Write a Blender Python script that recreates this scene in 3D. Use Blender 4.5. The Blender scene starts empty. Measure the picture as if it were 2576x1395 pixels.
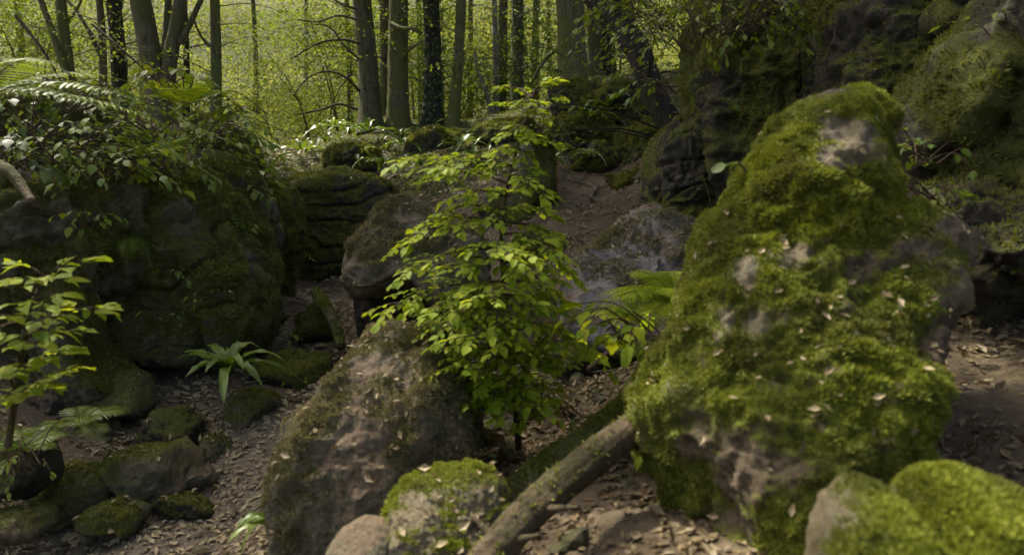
import bpy, bmesh, math, random
import numpy as np
from mathutils import Vector

# ------------------------------------------------------------------ camera, sky, sun, exposure
SC = bpy.context.scene
COL = SC.collection
R = math.radians
PW, PH, FPX = 2576.0, 1395.0, 1678.0          # measuring frame of the photograph and its focal length
CAMZ, PITCH = 2.2, R(12.0)

cam_d = bpy.data.cameras.new('camera')
cam = bpy.data.objects.new('camera', cam_d)
COL.objects.link(cam)
cam.location = (0, 0, CAMZ)
cam.rotation_euler = (R(90) - PITCH, 0, 0)
cam_d.sensor_width = 36.0
cam_d.lens = 36.0 * FPX / PW
cam_d.clip_start = 0.05
cam_d.clip_end = 900.0
cam_d.dof.use_dof = True
cam_d.dof.focus_distance = 6.0
cam_d.dof.aperture_fstop = 1.8
SC.camera = cam

SUN_EL, SUN_AZ = 52.0, -38.0                   # azimuth measured from +Y (view direction) to +X: behind the trees, to the left
world = bpy.data.worlds.new('World')
SC.world = world
world.use_nodes = True
wn = world.node_tree
sky = wn.nodes.new('ShaderNodeTexSky')
sky.sky_type = 'NISHITA'
sky.sun_disc = False
sky.sun_elevation = R(SUN_EL)
sky.sun_rotation = R(SUN_AZ)
sky.air_density = 0.6
sky.dust_density = 8.0
sky.ozone_density = 0.3
wn.links.new(sky.outputs[0], wn.nodes['Background'].inputs[0])
wn.nodes['Background'].inputs[1].default_value = 0.15

sun_d = bpy.data.lights.new('sun', 'SUN')
sun_d.energy = 3.8
sun_d.angle = R(0.6)
sun_d.color = (1.0, 0.93, 0.80)
sun = bpy.data.objects.new('sun', sun_d)
COL.objects.link(sun)
_sd = Vector((math.sin(R(SUN_AZ)) * math.cos(R(SUN_EL)), math.cos(R(SUN_AZ)) * math.cos(R(SUN_EL)), math.sin(R(SUN_EL))))
sun.rotation_euler = _sd.to_track_quat('Z', 'Y').to_euler()
sun.location = (-6, 10, 30)

SC.view_settings.view_transform = 'Standard'
SC.view_settings.look = 'None'
SC.view_settings.exposure = 1.45
SC.view_settings.gamma = 1.0
SC.render.engine = 'CYCLES'
SC.cycles.use_denoising = True
SC.cycles.max_bounces = 7
SC.cycles.diffuse_bounces = 4
SC.cycles.glossy_bounces = 2
SC.cycles.transmission_bounces = 4
SC.cycles.caustics_reflective = False
SC.cycles.caustics_refractive = False
SC.cycles.sample_clamp_indirect = 3.0

# ------------------------------------------------------------------ helpers
rng = np.random.default_rng(11)
CAMP = np.array([0, 0, CAMZ])
RIGHT = np.array([1.0, 0, 0])
FWD = np.array([0, math.cos(PITCH), -math.sin(PITCH)])
UPV = np.array([0, math.sin(PITCH), math.cos(PITCH)])

def P(u, v, d):
    return CAMP + d * FWD + (u - PW / 2) / FPX * d * RIGHT + (PH / 2 - v) / FPX * d * UPV

_TB = np.random.default_rng(5).random((4, 64, 64, 64)) * 2 - 1

def vn(p, s=0):
    t = _TB[s % 4]
    p = np.asarray(p, float) + s * 17.31
    i = np.floor(p).astype(np.int64)
    f = p - i
    f = f * f * f * (f * (f * 6 - 15) + 10)
    i &= 63
    j = (i + 1) & 63
    x0, y0, z0, x1, y1, z1 = i[:, 0], i[:, 1], i[:, 2], j[:, 0], j[:, 1], j[:, 2]
    fx, fy, fz = f[:, 0], f[:, 1], f[:, 2]
    a = t[x0, y0, z0] * (1 - fx) + t[x1, y0, z0] * fx
    b = t[x0, y1, z0] * (1 - fx) + t[x1, y1, z0] * fx
    c = t[x0, y0, z1] * (1 - fx) + t[x1, y0, z1] * fx
    d = t[x0, y1, z1] * (1 - fx) + t[x1, y1, z1] * fx
    return (a * (1 - fy) + b * fy) * (1 - fz) + (c * (1 - fy) + d * fy) * fz

def fbm(p, o=4, s=0, g=0.5):
    p = np.asarray(p, float)
    r = np.zeros(len(p)); a = 1.0; w = 0.0
    for k in range(o):
        r += a * vn(p, s + k); w += a
        p = p[:, [1, 2, 0]] * 2.03 + 3.7; a *= g
    return r / w

def ridge(p, o=4, s=0):
    p = np.asarray(p, float)
    r = np.zeros(len(p)); a = 1.0; w = 0.0
    for k in range(o):
        r += a * (1 - 2 * np.abs(vn(p, s + k))); w += a
        p = p[:, [1, 2, 0]] * 2.1 + 1.9; a *= 0.5
    return r / w

def sstep(x, a, b):
    t = np.clip((x - a) / (b - a), 0, 1)
    return t * t * (3 - 2 * t)

def mk_mesh(name, V, F, attrs=None, smooth=False):
    V = np.ascontiguousarray(V, np.float32)
    F = np.ascontiguousarray(F, np.int32)
    n, k = F.shape
    me = bpy.data.meshes.new(name)
    me.vertices.add(len(V)); me.vertices.foreach_set('co', V.ravel())
    me.loops.add(n * k); me.loops.foreach_set('vertex_index', F.ravel())
    me.polygons.add(n)
    me.polygons.foreach_set('loop_start', np.arange(0, n * k, k, dtype=np.int32))
    me.polygons.foreach_set('use_smooth', np.full(n, smooth, dtype=bool))
    for an, av in (attrs or {}).items():
        a = me.attributes.new(an, 'FLOAT', 'POINT')
        a.data.foreach_set('value', np.ascontiguousarray(av, np.float32))
    me.update(calc_edges=True)
    return me

def obj(name, me, mat=None, parent=None, kind=None):
    o = bpy.data.objects.new(name, me)
    COL.objects.link(o)
    if mat is not None and me is not None and not me.materials:
        me.materials.append(mat)
    if parent is not None:
        o.parent = parent
    if kind:
        o['kind'] = kind
    return o

def thing(name, label, cat, loc, group=None):
    o = bpy.data.objects.new(name, None)
    COL.objects.link(o)
    o.empty_display_size = 0.1
    o.location = tuple(float(c) for c in loc)
    o['label'] = label; o['category'] = cat
    if group: o['group'] = group
    return o

def part(t, name, V, F, mat, attrs=None, smooth=False, kind=None):
    """mesh given in world coordinates, stored relative to the thing's base"""
    me = mk_mesh(name, np.asarray(V) - np.array(t.location), F, attrs, smooth)
    return obj(name, me, mat, t, kind)

def vnormals(V, F):
    if F.shape[1] == 4:
        F = np.vstack([F[:, [0, 1, 2]], F[:, [0, 2, 3]]])
    a, b, c = V[F[:, 0]], V[F[:, 1]], V[F[:, 2]]
    fn = np.cross(b - a, c - a)
    N = np.zeros_like(V)
    for k in range(3):
        for ax in range(3):
            N[:, ax] += np.bincount(F[:, k], fn[:, ax], len(V))
    return N / np.maximum(np.linalg.norm(N, axis=1, keepdims=True), 1e-12)

def unit(v):
    return v / np.maximum(np.linalg.norm(v, axis=-1, keepdims=True), 1e-9)

_ico = {}
def ico(n):
    if n not in _ico:
        bm = bmesh.new()
        bmesh.ops.create_icosphere(bm, subdivisions=n, radius=1.0)
        V = np.array([v.co[:] for v in bm.verts]); F = np.array([[v.index for v in f.verts] for f in bm.faces])
        bm.free(); _ico[n] = (unit(V), F)
    return _ico[n]

def scatter(V, F, N, w, n, r):
    """n points on the surface, weighted by vertex weight"""
    if F.shape[1] == 4:
        F = np.vstack([F[:, [0, 1, 2]], F[:, [0, 2, 3]]])
    a, b, c = V[F[:, 0]], V[F[:, 1]], V[F[:, 2]]
    ar = np.linalg.norm(np.cross(b - a, c - a), axis=1) * w[F].mean(1)
    tot = ar.sum()
    if tot <= 1e-9 or n < 1:
        return np.zeros((0, 3)), np.zeros((0, 3)), np.zeros(0)
    i = np.searchsorted(np.cumsum(ar), r.random(n) * tot).clip(0, len(F) - 1)
    s = np.sqrt(r.random(n)); t = r.random(n)
    ba = np.stack([1 - s, s * (1 - t), s * t], 1)
    pts = (V[F[i]] * ba[:, :, None]).sum(1)
    nn = unit((N[F[i]] * ba[:, :, None]).sum(1))
    return pts, nn, (w[F[i]] * ba).sum(1)

def blades(p, n, size, k, r, lean=0.9, wide=0.22):
    """moss: k pointed blades per point -> verts, tris, rnd"""
    m = len(p)
    p = np.repeat(p, k, 0); n = np.repeat(n, k, 0)
    s = np.repeat(np.broadcast_to(size, (m,)), k) * r.uniform(0.6, 1.35, m * k)
    t = unit(np.cross(n, r.normal(size=(m * k, 3))))
    w = unit(np.cross(n, t + 0.4 * r.normal(size=t.shape)))
    base = p + t * (s * r.uniform(-0.5, 0.5, m * k))[:, None] - n * (0.15 * s)[:, None]
    tip = base + unit(n + t * r.uniform(0.2, lean, (m * k, 1)) + 0.25 * r.normal(size=n.shape)) * s[:, None]
    V = np.stack([base - w * (wide * s)[:, None], base + w * (wide * s)[:, None], tip], 1).reshape(-1, 3)
    F = np.arange(m * k * 3).reshape(-1, 3)
    rn = np.repeat(np.repeat(r.random(m), k) * 0.7 + r.random(m * k) * 0.3, 3)
    return V, F, rn

# leaf templates: x across, y along, z up
LEAF_LO = (np.array([[0, 0, 0], [-.30, .45, .07], [0, 1, -.05], [.30, .45, .07]]), np.array([[0, 2, 1], [0, 3, 2]]))
LEAF_HI = (np.array([[0, 0, 0], [-.24, .2, .035], [-.33, .48, .05], [-.2, .8, .0], [0, 1.04, -.1],
                     [.2, .8, .0], [.33, .48, .05], [.24, .2, .035], [0, .5, -.012]]),
           np.array([[0, 8, 1], [1, 8, 2], [2, 8, 3], [3, 8, 4], [4, 8, 5], [5, 8, 6], [6, 8, 7], [7, 8, 0]]))
LEAF_DRY = (np.array([[0, 0, 0], [-.27, .4, .16], [0, 1, .12], [.27, .45, .10], [0, .5, -.02]]),
            np.array([[0, 4, 1], [1, 4, 2], [2, 4, 3], [3, 4, 0]]))

def leaves(tmpl, pos, yd, zd, size, r, rnd=None):
    T, TF = tmpl
    y = unit(yd); x = unit(np.cross(y, zd)); z = np.cross(x, y)
    n = len(pos)
    size = np.broadcast_to(size, (n,))
    V = pos[:, None, :] + size[:, None, None] * (T[None, :, 0:1] * x[:, None, :] + T[None, :, 1:2] * y[:, None, :] + T[None, :, 2:3] * z[:, None, :])
    F = (TF[None] + (np.arange(n) * len(T))[:, None, None]).reshape(-1, 3)
    if rnd is None: rnd = r.random(n)
    return V.reshape(-1, 3), F, np.repeat(rnd, len(T))

def sprays(centres, n, spread, size, r, flat=0.25, tilt=0.5, cvar=0.35, base=None):
    """flattened sprays of leaves round every centre"""
    m = len(centres)
    c = np.repeat(centres, n, 0)
    sp = np.repeat(np.broadcast_to(spread, (m,)), n)
    o = r.normal(size=(m * n, 3)) * 0.5
    o[:, 2] *= flat
    rad = np.repeat(r.normal(size=(m, 2)) * 0.25, n, 0)          # each spray hangs its own way
    o[:, 2] += (o[:, :2] * rad).sum(1) - 0.15 * (o[:, 0] ** 2 + o[:, 1] ** 2)
    p = c + o * sp[:, None]
    yd = np.stack([o[:, 0] + r.normal(size=m * n) * 0.4, o[:, 1] + r.normal(size=m * n) * 0.4, r.normal(size=m * n) * 0.25 - 0.2], 1)
    zd = np.stack([r.normal(size=m * n) * tilt, r.normal(size=m * n) * tilt, np.ones(m * n)], 1)
    rn = np.repeat(r.random(m) if base is None else base, n) * (1 - cvar) + r.random(m * n) * cvar
    return leaves(LEAF_LO, p, yd, zd, size * r.uniform(0.6, 1.3, m * n), r, rn)

def join(parts):
    V, F, A = [], [], []
    o = 0
    for v, f, a in parts:
        V.append(v); F.append(f + o); A.append(a); o += len(v)
    return np.vstack(V), np.vstack(F), np.concatenate(A)

def smooth_path(pts, n):
    pts = np.asarray(pts, float)
    if len(pts) == 2:
        t = np.linspace(0, 1, n)[:, None]
        return pts[0] * (1 - t) + pts[1] * t
    k = len(pts) - 1
    ext = np.vstack([2 * pts[0] - pts[1], pts, 2 * pts[-1] - pts[-2]])
    t = np.linspace(0, k - 1e-6, n); i = t.astype(int); f = (t - i)[:, None]
    a, b, c, d = ext[i], ext[i + 1], ext[i + 2], ext[i + 3]
    return 0.5 * (2 * b + (c - a) * f + (2 * a - 5 * b + 4 * c - d) * f ** 2 + (3 * b - a - 3 * c + d) * f ** 3)

def tube(path, rad, sides=8, rough=0.0, freq=6.0, furrow=0.0, seed=0, cap=False):
    path = np.asarray(path, float); n = len(path)
    rad = np.broadcast_to(rad, (n,))
    T = unit(np.gradient(path, axis=0))
    ref = np.array([0, 0, 1.0]) if abs(T[0, 2]) < 0.8 else np.array([1.0, 0, 0])
    U = np.zeros_like(path)
    u = unit(np.cross(T[0], ref))
    for i in range(n):
        u = unit(u - T[i] * (u @ T[i])); U[i] = u
    W = np.cross(T, U)
    th = np.arange(sides) / sides * 2 * np.pi
    D = U[:, None] * np.cos(th)[None, :, None] + W[:, None] * np.sin(th)[None, :, None]
    rr = np.repeat(rad[:, None], sides, 1)
    if rough or furrow:
        q = (path[:, None] + D * rr[..., None]).reshape(-1, 3)
        L = np.concatenate([[0], np.cumsum(np.linalg.norm(np.diff(path, axis=0), axis=1))])
        cyl = np.stack([np.tile(np.cos(th), n) * 1.0, np.tile(np.sin(th), n) * 1.0, np.repeat(L, sides)], 1)
        dd = rough * fbm(q * freq, 3, seed)
        if furrow:
            c2 = cyl * np.array([5.5, 5.5, 1.3]); dd = dd + furrow * ridge(c2 + seed * 3.1, 3, seed)
        rr = rr * (1 + dd.reshape(n, sides))
    V = (path[:, None] + D * rr[..., None]).reshape(-1, 3)
    i = np.arange(n - 1)[:, None] * sides; j = np.arange(sides)[None]; j2 = (j + 1) % sides
    F = np.stack([i + j, i + j2, i + sides + j2, i + sides + j], -1).reshape(-1, 4)
    if cap:
        V = np.vstack([V, path[0], path[-1]])
        a = np.arange(sides); b = (a + 1) % sides; e = (n - 1) * sides
        cap1 = np.stack([b, a, np.full(sides, n * sides)], 1); cap2 = np.stack([e + a, e + b, np.full(sides, n * sides + 1)], 1)
        F = np.vstack([F[:, [0, 1, 2]], F[:, [0, 2, 3]], cap1, cap2])
    return V, F

def tri(F):
    return np.vstack([F[:, [0, 1, 2]], F[:, [0, 2, 3]]]) if F.shape[1] == 4 else F

# ------------------------------------------------------------------ materials
def newmat(name):
    m = bpy.data.materials.new(name); m.use_nodes = True
    nt = m.node_tree
    return m, nt, nt.nodes['Principled BSDF'], nt.nodes['Material Output']

def N_(nt, t, **k):
    n = nt.nodes.new(t)
    for a, v in k.items(): setattr(n, a, v)
    return n

def noise(nt, vec, scale, detail=6, rough=0.6, dist=0.0):
    n = N_(nt, 'ShaderNodeTexNoise')
    n.inputs['Scale'].default_value = scale; n.inputs['Detail'].default_value = detail
    n.inputs['Roughness'].default_value = rough; n.inputs['Distortion'].default_value = dist
    if vec is not None: nt.links.new(vec, n.inputs['Vector'])
    return n.outputs['Fac']

def ramp(nt, fac, stops):
    n = N_(nt, 'ShaderNodeValToRGB')
    e = n.color_ramp.elements
    while len(e) < len(stops): e.new(0.5)
    for x, (p, c) in zip(e, stops):
        x.position = p
        x.color = (c, c, c, 1) if not hasattr(c, '__len__') else (*c, 1)
    nt.links.new(fac, n.inputs[0])
    return n.outputs[0]

def mix(nt, fac, a, b, mode='MIX'):
    n = N_(nt, 'ShaderNodeMix', data_type='RGBA', blend_type=mode)
    for i, v in ((0, fac), (6, a), (7, b)):
        if hasattr(v, 'is_linked'): nt.links.new(v, n.inputs[i])
        elif hasattr(v, '__len__'): n.inputs[i].default_value = (*v, 1)
        else: n.inputs[i].default_value = v
    return n.outputs[2]

def math_(nt, op, a, b=None, clamp=False):
    n = N_(nt, 'ShaderNodeMath', operation=op, use_clamp=clamp)
    for i, v in enumerate((a, b)):
        if v is None: continue
        if hasattr(v, 'is_linked'): nt.links.new(v, n.inputs[i])
        else: n.inputs[i].default_value = v
    return n.outputs[0]

def attr(nt, name):
    return N_(nt, 'ShaderNodeAttribute', attribute_name=name).outputs['Fac']

def bump(nt, h, strength, dist, bsdf):
    b = N_(nt, 'ShaderNodeBump')
    b.inputs['Strength'].default_value = strength; b.inputs['Distance'].default_value = dist
    nt.links.new(h, b.inputs['Height']); nt.links.new(b.outputs[0], bsdf.inputs['Normal'])

def rockmat(name, c1, c2, c3, mossA, mossB, litter=(0.115, 0.082, 0.048), litter2=(0.205, 0.152, 0.092), rough=0.72, spec=0.2):
    m, nt, bs, out = newmat(name)
    pos = N_(nt, 'ShaderNodeNewGeometry').outputs['Position']
    big = noise(nt, pos, 2.3, 6, 0.6, 0.4); mid = noise(nt, pos, 11, 7, 0.65); fine = noise(nt, pos, 55, 5, 0.7)
    stone = mix(nt, ramp(nt, big, [(0.35, 0.0), (0.65, 1.0)]), c1, c2)
    stone = mix(nt, ramp(nt, mid, [(0.50, 0.0), (0.66, 1.0)]), stone, c3)
    stone = mix(nt, ramp(nt, fine, [(0.30, 0.75), (0.55, 0.0)]), stone, (c1[0] * .35, c1[1] * .35, c1[2] * .32))
    lit = mix(nt, ramp(nt, fine, [(0.35, 0.0), (0.65, 1.0)]), litter, litter2)
    lf = math_(nt, 'ADD', attr(nt, 'lit'), math_(nt, 'MULTIPLY', math_(nt, 'SUBTRACT', mid, 0.5), 1.6))
    col = mix(nt, ramp(nt, lf, [(0.40, 0.0), (0.60, 1.0)]), stone, lit)
    mo = mix(nt, ramp(nt, noise(nt, pos, 19, 6, 0.7), [(0.3, 0.0), (0.7, 1.0)]), mossA, mossB)
    mf = math_(nt, 'ADD', attr(nt, 'moss'), math_(nt, 'MULTIPLY', math_(nt, 'SUBTRACT', fine, 0.5), 1.1))
    mfac = ramp(nt, mf, [(0.38, 0.0), (0.58, 1.0)])
    col = mix(nt, mfac, col, mo)
    nt.links.new(col, bs.inputs['Base Color'])
    rg = math_(nt, 'ADD', math_(nt, 'MULTIPLY', mfac, 0.25), math_(nt, 'MULTIPLY', fine, 0.3))
    nt.links.new(math_(nt, 'ADD', rg, rough - 0.25, True), bs.inputs['Roughness'])
    bs.inputs['Specular IOR Level'].default_value = spec
    h = math_(nt, 'ADD', math_(nt, 'MULTIPLY', mid, 0.7), math_(nt, 'MULTIPLY', fine, 0.45))
    h = math_(nt, 'ADD', h, math_(nt, 'MULTIPLY', noise(nt, pos, 170, 3, 0.7), 0.25))
    bump(nt, h, 1.0, 0.06, bs)
    return m

def leafmat(name, cols, trans=0.42, rough=0.42, spec=0.5, ty=(1.15, 1.1, 0.55)):
    """cols: three colours chosen by a random value per leaf"""
    m, nt, bs, out = newmat(name)
    oi = N_(nt, 'ShaderNodeObjectInfo').outputs['Random']
    av = attr(nt, 'rnd')                                          # joined meshes carry a value per leaf; single leaves use their own random
    f = math_(nt, 'ADD', av, math_(nt, 'MULTIPLY', oi, math_(nt, 'LESS_THAN', av, 0.0005)))
    col = ramp(nt, f, [(0.0, cols[0]), (0.5, cols[1]), (1.0, cols[2])])
    nt.links.new(col, bs.inputs['Base Color'])
    bs.inputs['Roughness'].default_value = rough
    bs.inputs['Specular IOR Level'].default_value = spec
    tr = N_(nt, 'ShaderNodeBsdfTranslucent')
    nt.links.new(mix(nt, 1.0, col, ty, 'MULTIPLY'), tr.inputs['Color'])
    mx = N_(nt, 'ShaderNodeMixShader'); mx.inputs[0].default_value = trans
    nt.links.new(bs.outputs[0], mx.inputs[1]); nt.links.new(tr.outputs[0], mx.inputs[2])
    nt.links.new(mx.outputs[0], out.inputs['Surface'])
    return m

def barkmat(name, c1, c2, moss, mossamt=0.5, stretch=0.12):
    m, nt, bs, out = newmat(name)
    pos = N_(nt, 'ShaderNodeNewGeometry').outputs['Position']
    mp = N_(nt, 'ShaderNodeMapping'); mp.inputs['Scale'].default_value = (1, 1, stretch)
    nt.links.new(pos, mp.inputs['Vector'])
    st = noise(nt, mp.outputs[0], 18, 8, 0.7, 0.5)
    big = noise(nt, pos, 2.2, 5, 0.6); fine = noise(nt, pos, 45, 4, 0.7)
    c = mix(nt, ramp(nt, st, [(0.40, 0.0), (0.60, 1.0)]), c1, c2)
    c = mix(nt, ramp(nt, st, [(0.36, 0.9), (0.44, 0.0)]), c, (c1[0] * .3, c1[1] * .3, c1[2] * .3))
    c = mix(nt, ramp(nt, noise(nt, pos, 9, 6, 0.7), [(0.58, 0.0), (0.68, 0.6)]), c, (c2[0] * 1.5, c2[1] * 1.5, c2[2] * 1.5))
    mf = math_(nt, 'ADD', big, math_(nt, 'MULTIPLY', math_(nt, 'SUBTRACT', fine, 0.5), 0.5))
    c = mix(nt, ramp(nt, mf, [(0.62 - 0.3 * mossamt, 0.0), (0.78 - 0.3 * mossamt, 1.0)]), c, moss)
    nt.links.new(c, bs.inputs['Base Color'])
    bs.inputs['Roughness'].default_value = 0.85
    bs.inputs['Specular IOR Level'].default_value = 0.12
    bump(nt, math_(nt, 'ADD', st, math_(nt, 'MULTIPLY', fine, 0.4)), 1.0, 0.05, bs)
    return m

MOSS_Y, MOSS_Y2 = (0.155, 0.182, 0.020), (0.080, 0.092, 0.014)
MOSS_D, MOSS_D2 = (0.125, 0.138, 0.028), (0.070, 0.080, 0.018)
M = {}
M['tan'] = rockmat('tan_mossy_stone', (0.194, 0.174, 0.104), (0.140, 0.124, 0.070), (0.240, 0.228, 0.165), (0.130, 0.120, 0.042), (0.078, 0.078, 0.025))
M['slab'] = rockmat('grey_slab_stone', (0.210, 0.203, 0.185), (0.165, 0.142, 0.105), (0.255, 0.260, 0.268), (0.085, 0.088, 0.028), (0.05, 0.055, 0.018), rough=0.5, spec=0.5)
M['bright'] = rockmat('bright_mossy_stone', (0.215, 0.182, 0.104), (0.150, 0.122, 0.066), (0.285, 0.255, 0.165), MOSS_Y, MOSS_Y2, (0.070, 0.053, 0.030), (0.150, 0.117, 0.068))
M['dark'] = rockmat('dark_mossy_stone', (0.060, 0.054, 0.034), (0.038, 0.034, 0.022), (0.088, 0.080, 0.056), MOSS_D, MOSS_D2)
M['olive'] = rockmat('olive_mossy_stone', (0.165, 0.156, 0.084), (0.095, 0.089, 0.048), (0.245, 0.228, 0.150), (0.150, 0.158, 0.042), (0.085, 0.092, 0.026))
M['moss_y'] = leafmat('bright_moss', [(0.080, 0.076, 0.024), MOSS_Y, (0.245, 0.270, 0.028)], 0.25, 0.7, 0.2)
M['moss_d'] = leafmat('dark_moss', [(0.085, 0.092, 0.024), (0.150, 0.165, 0.032), (0.225, 0.235, 0.055)], 0.4, 0.75, 0.15)
M['moss_t'] = leafmat('dry_moss', [(0.095, 0.094, 0.030), (0.165, 0.150, 0.065), (0.235, 0.200, 0.118)], 0.25, 0.75, 0.2)
M['dry'] = leafmat('fallen_leaf', [(0.115, 0.084, 0.038), (0.215, 0.168, 0.082), (0.325, 0.270, 0.148)], 0.12, 0.6, 0.35, (1, .85, .6))
M['sap'] = leafmat('beech_sapling_leaf', [(0.155, 0.235, 0.014), (0.220, 0.295, 0.016), (0.310, 0.355, 0.022)], 0.55, 0.6, 0.14)
M['green'] = leafmat('green_leaf', [(0.080, 0.140, 0.018), (0.130, 0.195, 0.022), (0.200, 0.260, 0.03)], 0.40, 0.45, 0.28)
M['ivy'] = leafmat('ivy_leaf', [(0.040, 0.075, 0.016), (0.065, 0.110, 0.020), (0.100, 0.150, 0.026)], 0.25, 0.42, 0.35)
M['fern'] = leafmat('fern_leaf', [(0.095, 0.145, 0.014), (0.135, 0.185, 0.016), (0.180, 0.215, 0.020)], 0.42, 0.42, 0.4)
M['tongue'] = leafmat('strap_fern_leaf', [(0.085, 0.145, 0.018), (0.115, 0.180, 0.020), (0.150, 0.205, 0.026)], 0.35, 0.38, 0.4)
M['far'] = leafmat('far_foliage', [(0.090, 0.130, 0.016), (0.162, 0.200, 0.032), (0.275, 0.295, 0.085)], 0.5, 0.65, 0.12)
M['mid'] = leafmat('middle_foliage', [(0.065, 0.115, 0.014), (0.115, 0.165, 0.018), (0.180, 0.215, 0.028)], 0.48, 0.6, 0.15)
M['canopy'] = leafmat('canopy_leaf', [(0.050, 0.090, 0.014), (0.075, 0.115, 0.016), (0.100, 0.135, 0.020)], 0.35, 0.45, 0.5)
M['bark'] = barkmat('green_grey_bark', (0.070, 0.063, 0.036), (0.145, 0.130, 0.078), (0.095, 0.102, 0.032), 0.6)
M['bark_g'] = barkmat('mossy_green_bark', (0.085, 0.082, 0.040), (0.165, 0.155, 0.085), (0.120, 0.128, 0.036), 0.8)
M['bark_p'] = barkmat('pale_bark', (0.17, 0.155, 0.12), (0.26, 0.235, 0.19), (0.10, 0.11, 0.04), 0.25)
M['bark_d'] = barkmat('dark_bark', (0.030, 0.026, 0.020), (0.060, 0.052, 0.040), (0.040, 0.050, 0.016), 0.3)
M['wood'] = barkmat('bare_brown_wood', (0.078, 0.058, 0.034), (0.130, 0.098, 0.060), (0.062, 0.056, 0.026), 0.5)
M['twig'] = barkmat('brown_twig', (0.070, 0.050, 0.030), (0.120, 0.085, 0.052), (0.07, 0.06, 0.03), 0.2)
M['root'] = barkmat('pale_root', (0.130, 0.105, 0.065), (0.190, 0.155, 0.10), (0.075, 0.078, 0.028), 0.5)

M['bark_p2'] = barkmat('bare_stump_wood', (0.10, 0.10, 0.06), (0.15, 0.15, 0.10), (0.08, 0.09, 0.035), 0.6)

# ground: brown litter, damp soil, moss where the attribute says so
_m, nt, bs, out = newmat('woodland_floor')
pos = N_(nt, 'ShaderNodeNewGeometry').outputs['Position']
g1 = noise(nt, pos, 1.7, 6, 0.6); g2 = noise(nt, pos, 26, 6, 0.7); g3 = noise(nt, pos, 90, 4, 0.7)
c = mix(nt, ramp(nt, g2, [(0.36, 0.0), (0.64, 1.0)]), (0.076, 0.057, 0.029), (0.172, 0.134, 0.072))
c = mix(nt, ramp(nt, g3, [(0.30, 0.8), (0.5, 0.0)]), c, (0.03, 0.02, 0.013))
c = mix(nt, ramp(nt, g1, [(0.42, 0.0), (0.7, 0.55)]), c, (0.20, 0.15, 0.105))
c = mix(nt, math_(nt, 'MULTIPLY', attr(nt, 'path_light'), ramp(nt, g2, [(0.3, 0.35), (0.6, 1.0)])), c, (0.250, 0.205, 0.140))  # pale tan path, brightened in colour to stand for light from above
mo = mix(nt, ramp(nt, noise(nt, pos, 22, 6, 0.7), [(0.3, 0.0), (0.7, 1.0)]), (0.080, 0.088, 0.020), (0.042, 0.050, 0.013))
mf = math_(nt, 'ADD', attr(nt, 'moss'), math_(nt, 'MULTIPLY', math_(nt, 'SUBTRACT', g2, 0.5), 1.2))
c = mix(nt, ramp(nt, mf, [(0.4, 0.0), (0.6, 1.0)]), c, mo)
nt.links.new(c, bs.inputs['Base Color'])
bs.inputs['Roughness'].default_value = 0.9; bs.inputs['Specular IOR Level'].default_value = 0.25
bump(nt, math_(nt, 'ADD', g2, math_(nt, 'MULTIPLY', g3, 0.6)), 1.0, 0.04, bs)
M['floor'] = _m

# ------------------------------------------------------------------ ground
GP = [(300, 1390, 3.6), (520, 1390, 3.55), (100, 1390, 3.7), (600, 1150, 4.5), (660, 1180, 4.4), (640, 1000, 5.3), (330, 950, 5.5),
      (150, 1150, 4.3), (740, 1005, 5.4), (640, 830, 7.0), (720, 850, 7.0), (800, 740, 8.6), (740, 705, 9.3), (850, 700, 9.4), (900, 860, 6.9),
      (1000, 840, 7.0), (1100, 860, 6.2), (1350, 1070, 4.0), (1300, 1120, 3.7), (1230, 1130, 3.6), (1420, 1000, 4.4),
      (1440, 640, 6.9), (1480, 560, 7.6), (1470, 480, 8.6), (1430, 410, 9.8), (1340, 490, 8.6), (1240, 480, 9.2),
      (1560, 960, 4.2), (1600, 860, 5.9), (1690, 760, 6.5), (1480, 850, 6.1), (1780, 760, 6.0), (1660, 660, 7.1), (1750, 880, 4.2),
      (1500, 1380, 2.15), (1760, 1390, 1.9), (2000, 1420, 1.8), (1300, 1390, 2.3), (2500, 1000, 2.7), (2450, 1250, 2.1), (2570, 1250, 2.1), (2560, 900, 3.0),
      (950, 445, 11.0), (850, 425, 11.2), (740, 415, 11.4), (1080, 400, 11.2), (1180, 400, 11.0), (960, 300, 14.6), (1090, 305, 14.6), (1240, 300, 14.6),
      (860, 330, 14.2), (780, 370, 13.6), (690, 400, 15.0),
      (1440, 210, 12.6), (1520, 220, 12.0), (1370, 290, 12.4), (1520, 320, 10.6), (1600, 400, 9.2), (1640, 300, 10.2),
      (0, 250, 6.2), (150, 270, 6.8), (300, 310, 7.6), (450, 360, 8.6), (590, 420, 9.6), (200, 300, 10), (400, 290, 13), (560, 300, 14),
      (1900, 150, 8.0), (2200, 0, 7.2), (2550, -100, 6.0)]
GW = [(0, 0.5, 0.75), (-1.5, 0.5, 0.25), (-3, 1.0, 0.3), (1.5, 0.3, 1.05), (-4.6, 2.0, 0.9), (3.5, 0, 1.4), (0, -4, 0.6), (-6, -4, 1.5), (6, -4, 2.0),
      (-7, 4, 2.9), (-9, 8, 2.8), (-10, 14, 2.4), (-16, 10, 3.4), (5.5, 4, 3.6), (7, 8, 4.6), (6, 12, 4.2), (12, 10, 6.0),
      (-8, 20, 1.0), (0, 20, 1.4), (8, 20, 3.0), (-14, 26, 1.2), (-4, 27, 1.6), (6, 28, 3.0), (16, 24, 5.0),
      (-25, 40, 7.0), (-8, 40, 6.0), (8, 42, 7.5), (24, 40, 9.0), (-40, 60, 17), (0, 62, 17), (40, 60, 19), (0, 100, 32), (-60, 100, 34), (60, 100, 34),
      (-60, 20, 10), (60, 20, 16), (-40, -30, 3), (40, -30, 6), (0, -60, 2), (-150, 150, 45), (150, 150, 45), (0, 200, 48), (-200, 0, 30), (200, 0, 34)]
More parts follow.
